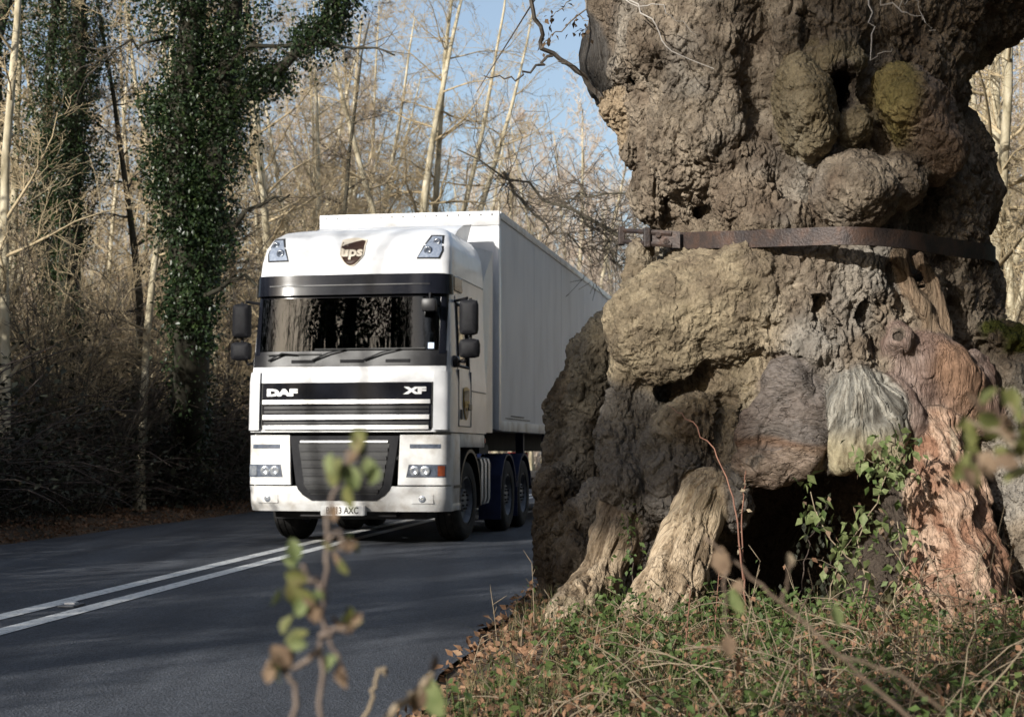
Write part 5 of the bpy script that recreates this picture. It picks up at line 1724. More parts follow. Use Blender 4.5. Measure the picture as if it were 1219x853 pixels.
b1 = gp(84, 28)
ivy_tree(b1, 'tall twin trunked tree thickly clad in green ivy, left of the lorry', [([(0, 0, -.1), rel(84, 250, 28, b1), rel(92, 100, 28, b1), rel(90, -120, 28, b1)], .20, .11),
         ([rel(62, 540, 28.3, b1), rel(60, 300, 28.3, b1), rel(58, 150, 28.3, b1), rel(66, -120, 28.3, b1)], .12, .07)],
         44000, lambda z: .22 + .12 * max(0, math.sin(z * 1.3)) + .12 * max(0, z - 4.5), .064, 21, dens=20)
b2 = gp(228, 32)
ivy_tree(b2, 'largest dark ivy covered tree, forked, just left of the lorry', [([(0, 0, -.1), rel(226, 420, 24, b2), rel(224, 330, 24, b2), rel(215, 200, 24, b2), rel(222, 80, 24, b2), rel(230, -140, 24, b2)], .30, .17),
         ([rel(226, 380, 24, b2), rel(246, 280, 24, b2), rel(258, 180, 24, b2), rel(278, 60, 24, b2), rel(290, -140, 24, b2)], .20, .13)],
         62000, lambda z: .27 + .20 * min(1.8, max(0, z - 3.0) / 2.8), .07, 22, dens=20,
         limbs=[([rel(262, 150, 24, b2), rel(310, 95, 23.6, b2), rel(360, 62, 23.3, b2), rel(400, 10, 23, b2), rel(425, -40, 23, b2)], .10, .05, .55),
                ([rel(240, 300, 24, b2), rel(300, 245, 23.5, b2), rel(345, 232, 23.2, b2)], .05, .015, False), ([rel(236, 350, 24, b2), rel(290, 330, 23, b2), rel(320, 350, 22.8, b2)], .04, .012, False),
                ([rel(240, 120, 24, b2), rel(300, 55, 23.4, b2), rel(390, 48, 23.0, b2), rel(470, 66, 22.8, b2)], .045, .012, False),
                ([rel(205, 45, 24, b2), rel(160, 55, 23.5, b2), rel(110, 70, 23.2, b2)], .03, .012, False)])
b3 = gp(-22, 26)
ivy_tree(b3, 'ivy clad tree partly cut off by the left edge', [([(0, 0, -.1), (0.1, 0, 4), (.2, 0, 9)], .16, .08)], 3500, lambda z: .3, .085, 23)

# overhanging dark bough right of the trailer
bo = tag(empty('overhanging_bough', tuple(at(600, 175, 30))), 'dark bare bough reaching across the sky above the trailer', 'branch')
sg2 = []; r = rr_(77)
OFF = at(600, 175, 30)
for pts, r0 in (([at(830, 335, 27), at(760, 292, 28), at(690, 255, 29), at(625, 215, 30), at(545, 178, 31)], .05), ([at(820, 250, 28), at(762, 232, 28.5), at(700, 228, 29), at(650, 238, 29.6)], .03), ([at(600, 205, 30.2), at(640, 262, 29.5), at(720, 300, 29)], .03), ([at(690, 255, 29), at(720, 280, 28.6), at(740, 320, 28)], .03)):
    w = wiggle(pts, 12, .06, 7) - OFF
    m = MB(); m.tube(w, np.linspace(r0, r0 * .3, 12), 6); m.build('limb', M['bark_dark'], bo, smooth=True)
    for _ in range(60):
        i = r.integers(0, 11); a = w[i]; d = w[i + 1] - w[i]; d = d / np.linalg.norm(d) + r.normal(0, .8, 3); d /= np.linalg.norm(d); L = r.uniform(.4, 1.8)
        for q in range(4):
            b = a + d * L / 4; sg2.append((*a, *b, .010 - .0018 * q, .0085 - .0018 * q)); d = d + r.normal(0, .3, 3); d /= np.linalg.norm(d); a = b
            if q: e = d + r.normal(0, .7, 3); sg2.append((*b, *(b + e * .2), .006, .004))
V, Fc = prisms(np.array(sg2), 3); link('twigs', mesh_np('twigs', V, Fc), M['twig_dark'], bo)

# undergrowth along the far verge
def bush(r, n_leaf, H, W, n_stem, size):
    segs = []; pts = []
    for k in range(n_stem):
        az = r.uniform(0, 2 * PI); q = np.array([r.normal(0, W * .25), r.normal(0, W * .25), -.05]); d = np.array([math.cos(az) * .6, math.sin(az) * .6, 1.0]); L = H * r.uniform(.7, 1.5)
        for i in range(7):
            d = d + r.normal(0, .12, 3) + np.array([0, 0, -.16]); d /= np.linalg.norm(d); q2 = q + d * L / 7
            segs.append((*q, *q2, .008, .006)); pts.append(q2); q = q2
    pts = np.array(pts); P0 = pts[r.integers(0, len(pts), n_leaf)] + r.normal(0, .12, (n_leaf, 3)); P0[:, 2] = np.maximum(P0[:, 2], .02)
    return prisms(np.array(segs), 3), leaf_quads(P0, size, r, .4)


def bush_proto(name, seed, mats, *a):
    (V, Fc), (V2, F2) = bush(rr_(seed), *a)
    o = empty(name); link('stems', mesh_np('stems', V, Fc), mats[0], o); link('foliage', mesh_np('foliage', V2, F2), mats[1], o)
    return o


M['cane'] = noise_mat('bramble_cane', (.028, .021, .018), (.085, .062, .048), 3, .8)
br0 = bush_proto('bramble_bush', 61, (M['cane'], M['bramble']), 3200, 1.7, 2.2, 130, .075)
br1 = bush_proto('bramble_bush', 62, (M['cane'], M['bramble']), 2200, 1.3, 2.4, 110, .07)
pb = [br0, br1]; fb = [True, True]; r = rr_(63)
for i in range(84):
    pi = i % 2; o = pb[pi] if fb[pi] else copy_tree(pb[pi]); fb[pi] = False
    y = 17.0 + 23 * (i / 84.) + r.uniform(-.5, .5)
    e = -5.0 - abs(r.normal(0, .8)) - (0.3, 1.2, 2.4)[i % 3]
    X = xc(y) + e
    o.location = (X, y, float(ground_z(np.array(X), np.array(y))) - .05); o.rotation_euler = (0, 0, r.uniform(0, 6.28)); s_ = r.uniform(.8, 1.2) * (.75, 1.05, 1.3)[i % 3]; o.scale = (s_ * 1.1, s_ * 1.1, s_)
    tag(o, f'{("low", "middling", "tall")[i % 3]} dark bramble bush on the shaded bank {where(609.5 + FPX * X / y)}', 'bush', 'brambles on the shaded bank')

# evergreen scrub and trees along the road behind the viewer's left: they shade the road
def evergreen(seed, H, W, n):
    r = rr_(seed); o = empty('holly_bush')
    m = MB(); m.tube([(0, 0, -.1), (.05, 0, H * .5), (0, .05, H * .9)], [.09, .06, .02], 7); m.build('trunk', M['bark_dark'], o, smooth=True)
    c = r.normal(0, 1, (70, 3)); c /= np.linalg.norm(c, axis=1, keepdims=True); c *= r.uniform(.3, 1, (70, 1)) ** .4
    c = c * np.array([W / 2, W / 2, H / 2]) + np.array([0, 0, H * .52])
    P0 = c[r.integers(0, 70, n)] + r.normal(0, .28, (n, 3)); P0 = P0[P0[:, 2] > 0]
    V, Fl = leaf_quads(P0, .11, r, .3); link('foliage', mesh_np('foliage', V, Fl), M['evergreen'], o)
    return o


def rotc(x, y, a=R(5.5)):
    dx_, dy_ = x, y - 12
    return dx_ * math.cos(a) + dy_ * math.sin(a), 12 - dx_ * math.sin(a) + dy_ * math.cos(a)


ev = evergreen(81, 4.2, 3.0, 7000); first = True
for x, y, s_ in ((-9.6, 10.6, .98), (-9.9, 8.2, 1.0), (-9.9, 4.4, .9), (-10.3, .2, 1.0), (-11.2, 13.4, 1.4), (-12.4, 15.8, 1.6), (-13.4, 18.4, 1.7), (-14.6, 21, 1.7), (-15.5, 24, 1.7), (7.5, -6, 2.2), (9.5, -1, 2.4), (9, 4.5, 2.2), (10.5, 9, 2.4), (12.5, 14, 2.3), (3, -12, 2.3), (-2, -17, 2.4), (-7, -21, 2.4), (13, 20, 2.2), (-11.0, -4.2, 1.0)):  # the biggest, right and behind, are added to cut the sky light
    o = ev if first else copy_tree(ev); first = False
    if x < -9 and y < 11: x, y = rotc(x, y)
    o.location = (x, y, .25); o.scale = (s_,) * 3; o.rotation_euler = (0, 0, x * 7 + y)
    tag(o, 'dark evergreen holly bush beside the road outside the picture', 'bush', 'holly bushes along the road')
ivy_tree((*rotc(-8.9, -.4), .1), 'broad ivy clad tree behind the viewer across the road', [([(0, 0, 0), (.1, .1, 6), (0, 0, 13)], .28, .12)], 9000, lambda z: .35 + .45 * (z > 4.5), .14, 33)
ivy_tree((*rotc(-11.5, -1.0), .1), 'third broad ivy clad tree behind the viewer across the road', [([(0, 0, 0), (.1, .1, 6), (0, 0, 14)], .28, .12)], 9000, lambda z: .4 + .7 * (z > 4), .14, 35)
ivy_tree((*rotc(-9.6, 2.2), .1), 'fourth broad ivy clad tree behind the viewer across the road', [([(0, 0, 0), (.1, .1, 6), (0, 0, 13)], .25, .12)], 8000, lambda z: .3 + .9 * (z > 5), .14, 36)
ivy_tree((*rotc(-13.2, -4.0), .1), 'second broad ivy clad tree behind the viewer across the road', [([(0, 0, 0), (-.2, .1, 6), (.2, 0, 14)], .28, .12)], 9000, lambda z: .4 + .6 * (z > 5), .14, 34)
for i, (x, y, sc) in enumerate(((-9.9, -4.7, 1), (-9.3, -12.4, 1.))):
    x, y = rotc(x, y)
    if i == 0:
        ivy_tree((x, y, .1), 'ivy clad tree behind the viewer that shades the left of the oak', [([(0, 0, 0), (.1, .1, 6), (0, 0, 12)],  .22, .1)], 14000, lambda z: .40 + .32 * (z > 4), .12, 31, limbs=[([(0, 0, 7.2), (.8, -.6, 8.0), (1.5, -1.12, 8.35)], .07, .03, .75)])
    else:
        ivy_tree((x, y, .1), 'tall ivy topped tree behind the viewer that shades the right of the oak', [([(0, 0, 0), (0, 0, 9), (-.5, .3, 11), (-1.28, .78, 12.8), (-1.3, .8, 18)], .14, .08)], 26000, lambda z: .05 + 1.2 * (z > 12.7), .14, 32)
for i, (x, y, pi, sc) in enumerate(((-12, 11.5, 3, 1.0), (-9.5, .8, 0, .9), (-10.3, 5.2, 1, .9), (-17, -6, 2, 1.0), (-10.5, -2.5, 0, .9), (-10.6, 12.5, 0, .9),  (-6.5, -16, 4, 1.0), (-2.5, -20, 4, 1.0), (-9, -22, 5, 1.0), (3.5, -14, 2, 1.0))):
    if x < -9: x, y = rotc(x, y)
    put_tree(pi, 0, y, 'bare tree across the road behind the viewer', sc, i * 1.3, 'trees behind the viewer', x=x)

# tall unseen evergreens, added behind and right of the viewer to shield off sky light
tv = None
for x, y, s_ in ((11, -3, 1), (12, 6, 1.05), (7, -11, 1), (0.5, -19, 1.1), (-7, -27, 1.1), (15, 15, 1.1), (17, 26, 1.1), (-17, -30, 1.1)):
    if tv is None:
        r = rr_(88); tv = empty('added_yew_tree')
        m = MB(); m.tube([(0, 0, -.1), (.1, 0, 7), (0, .1, 14)], [.35, .25, .06], 8); m.build('trunk', M['bark_dark'], tv, smooth=True)
        c = r.normal(0, 1, (160, 3)); c /= np.linalg.norm(c, axis=1, keepdims=True); c *= r.uniform(.2, 1, (160, 1)) ** .4; c = c * np.array([4.6, 4.6, 8]) + np.array([0, 0, 8.6])
        P0 = c[r.integers(0, 160, 22000)] + r.normal(0, .6, (22000, 3)); V, Fl = leaf_quads(P0, .26, r, .3); link('foliage', mesh_np('foliage', V, Fl), M['evergreen'], tv)
        o = tv
    else: o = copy_tree(tv)
    o.location = (x, y, .1); o.scale = (s_,) * 3; o.rotation_euler = (0, 0, x + y); tag(o, 'tall dense yew tree outside the picture', 'tree', 'added yew trees round the viewer')

# the far wood that closes the view
r = rr_(91); S = []
for i in range(900):
    y = r.uniform(70, 150); px = r.uniform(-200, 1350); X = at(px, 500, y)[0]
    if abs(X - xc(min(y, 130))) < 7: continue
    h = r.uniform(6, 13.5); q = np.array([X, y, 0.]); d = np.array([r.normal(0, .06), 0, 1.]); rr = r.uniform(.03, .12)
    for k in range(5):
        q2 = q + d * h / 5 + np.append(r.normal(0, .15, 2), 0); S.append((*q, *q2, rr * (1 - k * .17), rr * (1 - (k + 1) * .17)))
        for _ in range(6):
            a = q + (q2 - q) * r.random(); dd = r.normal(0, 1, 3); dd[2] = abs(dd[2]) + .4; dd /= np.linalg.norm(dd); L = r.uniform(.8, 3.2) * (1 - k * .1)
            b = a + dd * L * .5; c = b + (dd + r.normal(0, .3, 3)) * L * .5; S.append((*a, *b, .03, .02)); S.append((*b, *c, .02, .012))
            for _ in range(3):
                e = dd + r.normal(0, .6, 3); S.append((*b, *(b + e * L * .4), .014, .009))
        q = q2
V, Fc = prisms(np.array(S), 3)
tag(link('far_wood', mesh_np('far_wood', V, Fc), M['twig_pink']), kind='stuff')

# ------------------------------------------------------------------ the near verge
M['blade'] = noise_mat('grass_blade', (.05, .075, .018), (.15, .17, .05), 3, .6, trans=.25, stops=[(.3, (.035, .05, .016)), (.45, (.075, .085, .03)), (.58, (.20, .16, .085)), (.75, (.33, .27, .16))])
M['weed'] = noise_mat('weed_leaf', (.03, .06, .018), (.08, .12, .035), 4, .55, trans=.25, stops=[(.3, (.035, .062, .018)), (.55, (.085, .125, .036)), (.75, (.18, .205, .07))])
M['litter'] = noise_mat('leaf_litter', (.10, .055, .032), (.30, .19, .12), 9, .85, trans=.12, stops=[(.25, (.075, .042, .026)), (.5, (.21, .115, .065)), (.75, (.38, .25, .155))])
M['dry_stem'] = noise_mat('dry_stem', (.13, .097, .066), (.31, .25, .17), 9, .85)
M['red_cane'] = noise_mat('red_cane', (.13, .06, .042), (.23, .115, .075), 6, .6)
M['yellow_leaf'] = noise_mat('yellowing_leaf', (.14, .17, .04), (.36, .34, .12), 30, .6, trans=.3, stops=[(.3, (.06, .07, .022)), (.55, (.15, .155, .05)), (.8, (.21, .16, .085))])
M['pale_leaf'] = noise_mat('pale_green_leaf', (.09, .125, .04), (.24, .27, .12), 30, .6, trans=.3)


def zg(X, Y): return ground_z(np.asarray(X, float), np.asarray(Y, float))


def verge_pts(r, n, y0, y1, e0, e1, xmax=5.5):
    Y = r.uniform(y0, y1, n * 2); e = e0 + (e1 - e0) * r.random(n * 2) ** 1.0; X = xc(Y) + e
    ok = (X < xmax) & ~((np.abs((X - 2.05) / 1.45) ** 2 + ((Y - 11.2) / 1.3) ** 2) < 1)
    X, Y = X[ok][:n], Y[ok][:n]
    return np.stack([X, Y, zg(X, Y)], 1)


def blades(P0, L, r, w=.004, lean=.5):
    """Grass blades: bent tapering strips with a keel."""
    n = len(P0); az = r.uniform(0, 2 * PI, n); ln = np.abs(r.normal(0, lean, n)); Ls = L * r.uniform(.5, 1.4, n)
    dirh = np.stack([np.cos(az), np.sin(az), 0 * az], 1); side = np.stack([-np.sin(az), np.cos(az), 0 * az], 1)
    V = []
    for t, ww in ((0, 1), (.5, .8), (1, .05)):
        c = P0 + dirh * (ln * t ** 1.6 * Ls)[:, None] + np.array([0, 0, 1.]) * (Ls * t * (1 - .25 * ln * t))[:, None]
        V += [c + side * w * ww, c + dirh * w * ww * .8, c - side * w * ww]
    V = np.stack(V, 1)
    f = []
    for k in (0, 3):
        f += [(k, k + 1, k + 4, k + 3), (k + 1, k + 2, k + 5, k + 4)]
    Fc = np.array(f)[None] + (np.arange(n) * 9)[:, None, None]
    return V.reshape(-1, 3), Fc.reshape(-1, 4)


r = rr_(201)
P1 = verge_pts(r, 3000, 4.2, 14.5, 3.12, 8.5)
tuft = fbm((P1 * 1.3).astype(np.float32), 2, 210)
P1 = P1[tuft > -.15]
P1 = np.repeat(P1, 5, 0) + np.concatenate([r.normal(0, .03, (len(P1) * 5, 2)), np.zeros((len(P1) * 5, 1))], 1)
V, Fc = blades(P1, .17, r, .003, .75)
tag(link('grass', mesh_np('grass', V, Fc), M['blade']), kind='stuff')
# fallen leaves
P1 = verge_pts(r, 20000, 4.2, 16, 2.98, 8.5); P1[:, 2] += r.uniform(.0, .10, len(P1))
V, Fl = leaf_quads(P1, .05, r, .0)
tag(link('leaf_litter', mesh_np('leaf_litter', V, Fl), M['litter']), kind='stuff')
r2 = rr_(205)
Yl = r2.uniform(14, 34, 9000); Xl = xc(Yl) - 4.0 - np.abs(r2.normal(0, 1.4, 9000)); P2 = np.stack([Xl, Yl, zg(Xl, Yl) + .02], 1)
V, Fl = leaf_quads(P2, .06, r2, 0)
tag(link('leaf_litter', mesh_np('leaf_litter', V, Fl), M['litter']), kind='stuff')
# low weeds: nettles and ground ivy
P1 = verge_pts(r, 640, 4.4, 10.2, 3.3, 8.5)
pts, segs = [], []
for p in P1:
    if p[0] < .2 and r.random() < .6: continue
    h = r.uniform(.06, .26); d = np.array([r.normal(0, .25), r.normal(0, .25), 1.]); q = p
    for k in range(4):
        q2 = q + d * h / 4; segs.append((*q, *q2, .003, .0025)); q = q2
        for _ in range(7): pts.append(q + r.normal(0, .022, 3))
V, Fl = leaf_quads(np.array(pts), .042, r, .25); Vs, Fs = prisms(np.array(segs), 3)
Fs3 = np.concatenate([Fs[:, [0, 1, 2]], Fs[:, [0, 2, 3]]])
tag(link('ground_cover', mesh_np('ground_cover', np.concatenate([V, Vs]), np.concatenate([Fl, Fs3 + len(V)])), M['weed']), kind='stuff')

# tangle of thin dry canes and grass stems over the rough verge
r = rr_(230)
segs, lp = [], []
for k in range(400):
    Y = r.uniform(4.9, 9.3); px = r.uniform(560, 1300); p = at(px, 760, Y); X = p[0]
    if X < xc(Y) + 3.3 or (px < 700 and r.random() < .6): continue
    q = np.array([X, Y, float(zg(X, Y))]); az = r.uniform(0, 2 * PI); d = np.array([math.cos(az) * .7, math.sin(az) * .7, 1.]); L = r.uniform(.2, .8) * (1 if px > 800 else .6); rr = r.uniform(.0016, .0034)
    for i in range(7):
        d = d + r.normal(0, .16, 3) + np.array([0, 0, -.17]); d /= np.linalg.norm(d); q2 = q + d * L / 7
        segs.append((*q, *q2, rr, rr * .92)); q = q2
        if r.random() < .5: lp.append(q + r.normal(0, .015, 3))
        if r.random() < .3:
            e = d + r.normal(0, .6, 3); segs.append((*q, *(q + e * .07), rr * .6, rr * .4))
Vs, Fs = prisms(np.array(segs), 4)
du = tag(link('dry_undergrowth', mesh_np('dry_undergrowth', Vs, Fs), M['dry_stem']), kind='stuff')
V, Fl = leaf_quads(np.array(lp), .036, r, .6)
tag(link('dry_undergrowth_leaves', mesh_np('dry_undergrowth_leaves', V, Fl), M['litter']), kind='stuff')


def plant(name, label, cat, paths, mat, leaves=(), group=None, seed=1, n=7):
    """Stems along pixel paths (px, py, depth) with leaf sprays: (count, size, material, name, spread)."""
    r = rr_(seed); P = [[at(*q) for q in pts] for pts, _, _ in paths]
    base = P[0][0]; root = empty(name, tuple(base)); tips = []; st = None
    for k, (pts, (_, r0, r1)) in enumerate(zip(P, paths)):
        w = wiggle(pts, max(n, 4 * len(pts)), (.0012 + .0006 * P[0][0][1]), seed * 7 + k) - base
        m = MB(); m.tube(w, np.linspace(r0, r1, len(w)), 6); st = m.build('stem', mat, root, smooth=True)
        tips.append(w[len(w) // 4:])
    tips = np.concatenate(tips)
    for cnt, size, mt, nm, spr, droop in leaves:
        P0 = tips[r.integers(0, len(tips), cnt)] + r.normal(0, spr, (cnt, 3))
        V, Fl = leaf_quads(P0, size, r, droop)
        link(nm, mesh_np(nm, V, Fl), mt, root)
    return tag(root, label, cat, group)


def big_leaf(parent, base, px, py, y, size, ang, mat, fold=.35, tilt=0.0):
    """One broad toothed leaf, its tip turned by ang (degrees, 0 = up) in the picture plane."""
    m = MB(); n = 7; V = []; c = at(px, py, y) - base
    for i in range(n + 1):
        t = i / n; w = .36 * math.sin(PI * min(1, t * .93 + .05)) ** .8 * (1 + .10 * (-1) ** i)
        for s in (-1, -.5, 0, .5, 1):
            V.append((s * w, -abs(s) * w * fold + .12 * t * t, t))
    F_ = [(5 * i + k, 5 * i + k + 1, 5 * i + k + 6, 5 * i + k + 5) for i in range(n) for k in range(4)]
    ca, sa = math.cos(R(ang)), math.sin(R(ang)); ct, st_ = math.cos(R(tilt)), math.sin(R(tilt)); W = []
    for x, yy, z in V:
        x, yy = x * ct - yy * st_, x * st_ + yy * ct
        W.append(tuple(c + size * np.array([x * ca + z * sa, yy, -x * sa + z * ca])))
    m.add(W, F_); return m.build('leaf', mat, parent, smooth=True)


# the out-of-focus sprig in front of the lorry
Y1 = 2.0
sa_ = plant('bramble_sprig', 'blurred upright sprig with yellow green leaves in front of the lorry', 'plant',
            [([(378, 940, Y1), (384, 780, Y1), (386, 690, Y1), (389, 615, Y1), (402, 570, Y1), (420, 535, Y1)], .0036, .0022),
             ([(386, 700, Y1), (372, 690, Y1), (360, 672, Y1)], .004, .003), ([(382, 770, Y1), (358, 790, Y1), (340, 800, Y1)], .005, .003), ([(388, 640, Y1), (405, 635, Y1), (412, 655, Y1)], .003, .002),
             ([(345, 900, Y1), (350, 815, Y1), (335, 790, Y1)], .004, .003), ([(382, 760, Y1), (405, 745, Y1), (418, 752, Y1)], .004, .0025), ([(384, 745, Y1), (400, 770, Y1), (410, 800, Y1)], .003, .002)],
            noise_mat('mauve_stem', (.095, .070, .060), (.19, .15, .12), 30, .7), seed=3)
bs = np.array(sa_.location)
M['brown_leaf'] = noise_mat('brown_leaf', (.11, .07, .045), (.24, .17, .11), 30, .8, trans=.2)
for px, py, sz, an, mt, tl in ((352, 668, 0.029, -10, 'pale_leaf', 20), (345, 690, 0.034, 160, 'yellow_leaf', -15), (362, 700, 0.031, 150, 'yellow_leaf', 40), (372, 715, 0.028, 170, 'brown_leaf', 10),
                           (332, 770, 0.043, 185, 'pale_leaf', 60), (340, 765, 0.031, 60, 'yellow_leaf', -50), (325, 790, 0.025, 200, 'brown_leaf', 20), (405, 545, 0.037, 200, 'yellow_leaf', 30), (422, 538, 0.031, 20, 'yellow_leaf', -30),
                           (415, 575, 0.034, 175, 'yellow_leaf', 50), (436, 545, 0.028, 160, 'pale_leaf', 0), (400, 600, 0.022, 190, 'brown_leaf', 30), (412, 745, 0.025, 15, 'yellow_leaf', 40), (408, 735, 0.025, 100, 'yellow_leaf', 10),
                           (405, 790, 0.031, 170, 'brown_leaf', 40), (398, 655, 0.031, 150, 'brown_leaf', 60), (402, 650, 0.025, 80, 'brown_leaf', 20)):
    big_leaf(sa_, bs, px, py, Y1, sz, an, M[mt], tilt=tl)
    for q in range(2 if not 560 < py < 640 else 0): big_leaf(sa_, bs, px + r.uniform(-14, 14), py + r.uniform(-12, 12), Y1 + r.uniform(-.03, .03), sz * r.uniform(.5, .9), an + r.uniform(-70, 70), M[('yellow_leaf', 'brown_leaf', 'pale_leaf')[int(r.integers(0, 3))]], fold=r.uniform(.3, .9), tilt=r.uniform(-70, 70))
sb_ = plant('bramble_sprig', 'short blurred arching sprig with one green leaf at the bottom edge', 'plant', [([(430, 900, 2.1), (470, 845, 2.1), (505, 815, 2.1), (515, 800, 2.1)], .007, .004)], M['dry_stem'], seed=4)
bs = np.array(sb_.location)
for px, py, sz, an, mt, tl in ((512, 808, 0.053, 168, 'pale_leaf', 30), (500, 815, 0.037, 190, 'brown_leaf', -30), (512, 800, 0.025, 20, 'brown_leaf', 60)): big_leaf(sb_, bs, px, py, 2.1, sz, an, M[mt], tilt=tl)
plant('dry_stalk', 'thin dry curled stalk standing right of the blurred sprig', 'plant', [([(425, 900, 2.6), (440, 830, 2.6), (452, 800, 2.6), (458, 797, 2.6), (460, 803, 2.6)], .004, .002)], M['dry_stem'], seed=5)
# long blurred cane across the bottom right
Y2 = 2.6
M['brown_cane'] = noise_mat('brown_cane', (.075, .052, .038), (.19, .14, .10), 20, .8)
sc_ = plant('bramble_cane', 'long blurred brown cane arching down across the grass in front of the hollow', 'plant',
            [([(838, 640, Y2), (880, 672, Y2), (935, 722, Y2), (1010, 790, Y2), (1110, 880, Y2)], .0024, .0036), ([(930, 718, Y2), (938, 690, Y2), (942, 668, Y2)], .0025, .0015), ([(868, 662, Y2), (862, 700, Y2), (868, 760, Y2)], .003, .0015), ([(1000, 780, Y2), (1070, 800, Y2), (1130, 850, Y2)], .003, .002)], M['brown_cane'], seed=6)
bs = np.array(sc_.location)
for px, py, sz, an, mt, tl in ((858, 650, 0.050, 175, 'brown_leaf', 40), (872, 700, 0.045, 160, 'pale_leaf', 50), (940, 676, 0.025, 0, 'dry_stem', 30), (998, 745, 0.035, -10, 'pale_leaf', 30), (865, 755, 0.035, 170, 'brown_leaf', 0), (882, 690, 0.030, 200, 'brown_leaf', 30)): big_leaf(sc_, bs, px, py, Y2, sz, an, M[mt], tilt=tl)
# blurred leaves at the right edge
Y3 = 2.0
sd_ = plant('hedge_spray', 'blurred spray of yellow green leaves at the right edge', 'plant', [([(1290, 620, Y3), (1230, 560, Y3), (1190, 515, Y3), (1150, 500, Y3)], .006, .003), ([(1240, 565, Y3), (1215, 500, Y3), (1200, 480, Y3)], .004, .002)], M['dry_stem'], seed=8)
bs = np.array(sd_.location); r = rr_(12)
for k in range(44):
    big_leaf(sd_, bs, r.uniform(1145, 1235), r.uniform(480, 560), Y3 + r.uniform(-.1, .1), r.uniform(.018, .034), r.uniform(0, 360), M['yellow_leaf' if k % 3 else 'brown_leaf'], tilt=r.uniform(-70, 70))
# red shoots before the roots
plant('bramble_shoot', 'long reddish bramble shoot arching before the left root', 'plant', [([(885, 690, 8.9), (880, 640, 9.0), (872, 590, 9.1), (850, 535, 9.2), (822, 500, 9.4), (795, 482, 9.9)], .006, .0025)], M['red_cane'], seed=13)
plant('bramble_shoot', 'short upright reddish shoot with wisps beside the dark hollow', 'plant', [([(888, 720, 8.9), (882, 650, 9.0), (884, 590, 9.1), (888, 560, 9.2)], .006, .003)], M['red_cane'], [(30, .03, M['dry_stem'], 'leaves', .015, .5)], seed=14)
# climber over the mouth of the hollow
plant('climbing_plant', 'pale leaved climber hanging across the right of the dark hollow', 'plant',
      [([(1020, 760, 9.25), (1030, 690, 9.3), (1022, 640, 9.35), (1050, 580, 9.3), (1075, 520, 9.5)], .006, .003), ([(1045, 690, 9.3), (1000, 655, 9.3), (975, 620, 9.4), (965, 585, 9.5)], .005, .003),
       ([(1078, 540, 9.5), (1050, 555, 9.4), (1020, 540, 9.4)], .004, .002), ([(1060, 740, 9.2), (1075, 680, 9.3), (1068, 620, 9.4)], .005, .003), ([(985, 720, 9.2), (1000, 660, 9.3), (1040, 610, 9.35)], .004, .002), ([(1085, 575, 9.45), (1070, 545, 9.5), (1062, 520, 9.6)], .004, .002)],
      M['dry_stem'], [(230, .072, M['pale_leaf'], 'leaves', .055, .7), (90, .06, M['weed'], 'leaves', .06, .6), (50, .045, M['brown_leaf'], 'withered_leaves', .05, 1.)], seed=15)
plant('climbing_plant', 'tangle of dim dry stems inside the left of the hollow', 'plant', [([(940, 740, 9.5), (955, 690, 9.6), (965, 640, 9.7), (985, 600, 9.8)], .005, .003), ([(990, 740, 9.5), (980, 690, 9.6), (1000, 640, 9.7)], .004, .003)],
      M['cane'], [(90, .05, M['bramble'], 'withered_leaves', .06, 1.)], seed=16)
# weeds climbing the roots
plant('root_ivy', 'small ivy creeping up between the two pale roots', 'plant', [([(745, 750, 9.7), (755, 700, 9.85), (752, 650, 10.0), (745, 610, 10.2)], .005, .003), ([(740, 760, 9.6), (735, 720, 9.8)], .004, .002), ([(778, 740, 9.5), (782, 690, 9.65)], .004, .002)], M['cane'], [(150, .04, M['weed'], 'leaves', .045, .5)], seed=17)
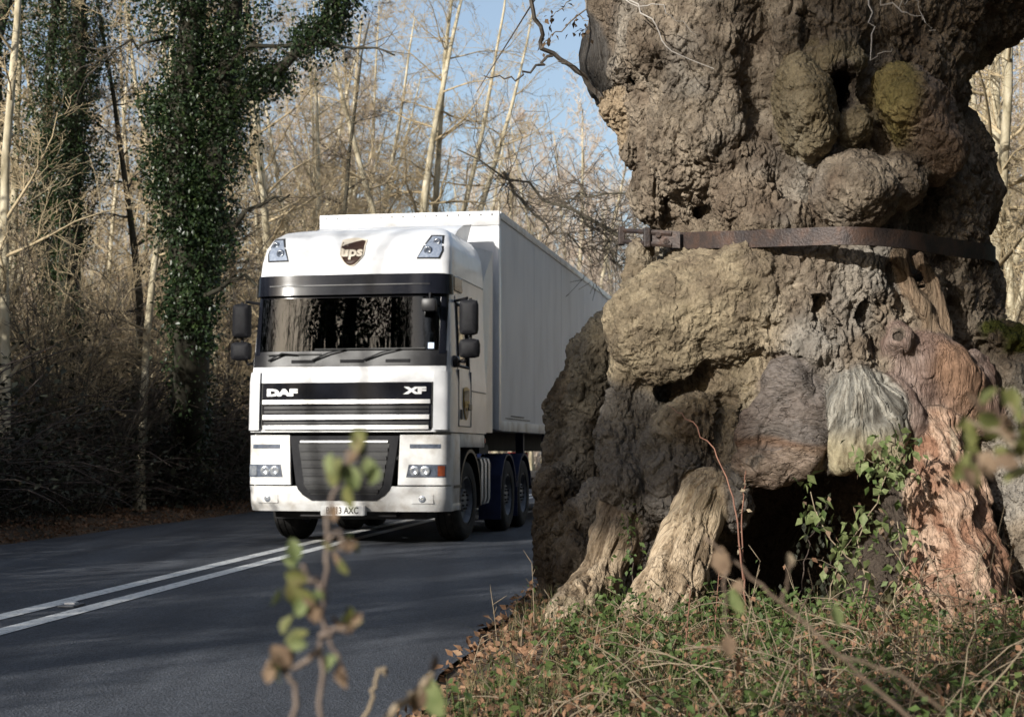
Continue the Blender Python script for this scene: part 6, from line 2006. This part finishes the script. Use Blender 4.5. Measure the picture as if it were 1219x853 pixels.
# single stalks on the verge
r = rr_(300)
SL = 'thin dry weed stalk standing in the rough grass of the verge'
for k, (px, py, y, h, mt) in enumerate(((636, 700, 9.6, .42, 'dry_stem'), (592, 720, 9.2, .30, 'dry_stem'), (620, 735, 8.8, .20, 'dry_stem'), (700, 830, 7.2, .35, 'dry_stem'), (760, 845, 7.0, .30, 'dry_stem'), (815, 800, 7.6, .40, 'red_cane'), (905, 845, 6.4, .35, 'dry_stem'), (950, 850, 6.2, .30, 'dry_stem'), (975, 860, 6.0, .45, 'dry_stem'),
                                       (1050, 850, 6.5, .30, 'red_cane'), (1160, 850, 6.3, .50, 'dry_stem'), (1190, 840, 6.8, .6, 'dry_stem'), (1205, 800, 7.4, .5, 'dry_stem'), (560, 800, 7.8, .22, 'dry_stem'), (660, 790, 8.0, .3, 'dry_stem'), (850, 780, 8.2, .45, 'red_cane'), (1010, 800, 7.6, .35, 'red_cane'), (1120, 800, 7.8, .4, 'dry_stem'), (885, 800, 7.8, .5, 'dry_stem'), (730, 770, 8.4, .3, 'dry_stem'))):
    b = at(px, py, y); b[2] = float(zg(b[0], b[1])); root = empty('weed_stalk', tuple(b)); n = 7
    pts = np.stack([r.normal(0, .12) * h * np.linspace(0, 1, n) ** 1.5 + 0 * np.arange(n), r.normal(0, .1) * h * np.linspace(0, 1, n), h * np.linspace(-.05, 1, n)], 1)
    m = MB(); m.tube(pts, np.linspace(.0045, .002, n), 5)
    for q in range(4):
        a = pts[3 + q % 4]; dd = np.array([r.normal(0, .06), r.normal(0, .06), r.uniform(.02, .08)]); m.tube([a, a + dd * .5, a + dd], [.002, .0018, .001], 4)
    m.build('stem', M[mt], root, smooth=True)
    V, Fl = leaf_quads(pts[r.integers(2, n, 8)] + r.normal(0, .02, (8, 3)), .03, r, .8); link('leaves', mesh_np('leaves', V, Fl), M['dry_leaf_dark' if k % 2 else 'weed'], root)
    wh = 'by the road edge' if px < 640 else ('below the two pale roots' if px < 800 else ('below the dark hollow' if px < 1090 else 'below the reddish root'))
    tag(root, f'{"taller" if h > .38 else ("middling" if h > .28 else "short")} thin {"reddish" if mt == "red_cane" else "dry"} weed stalk {"close up" if y < 7.3 else "farther back"} {wh}', 'plant', 'dry weed stalks on the verge')
# reflecting stud between the white lines
sd = at(88, 714, 11.6); e = -.185; yy = 11.5
rs_ = empty('road_stud', (xc(yy) + e, yy, 0), -.10)
m = MB(); m.box(-.06, .06, -.11, .11, .001, .018, .006); m.build('housing', M['rim'], rs_)
m = MB(); m.box(-.04, .04, -.04, .04, .012, .032, .008); m.build('pad', noise_mat('stud_rubber', (.5, .5, .5), (.65, .65, .65), 20, .6), rs_)
tag(rs_, 'small pale reflecting stud set between the two white lines', 'road stud')


# labels: alike neighbours are told apart by their order across the view
def px_of(o):
    w = o.matrix_world.translation if o.parent else o.location
    return w.x / max(.1, w.y)


_by = {}
for o in col.objects:
    if o.parent is None and 'label' in o and o.get('group') and 'outside the picture' not in o['label'] and 'behind the viewer' not in o['label']: _by.setdefault(o['label'], []).append(o)
ORD = 'first second third fourth fifth sixth seventh eighth ninth tenth eleventh twelfth thirteenth fourteenth fifteenth sixteenth seventeenth eighteenth'.split()
for lb, os_ in _by.items():
    if 1 < len(os_) <= len(ORD):
        for k, o in enumerate(sorted(os_, key=px_of)):
            o['label'] = lb + f', {ORD[k]} from left'
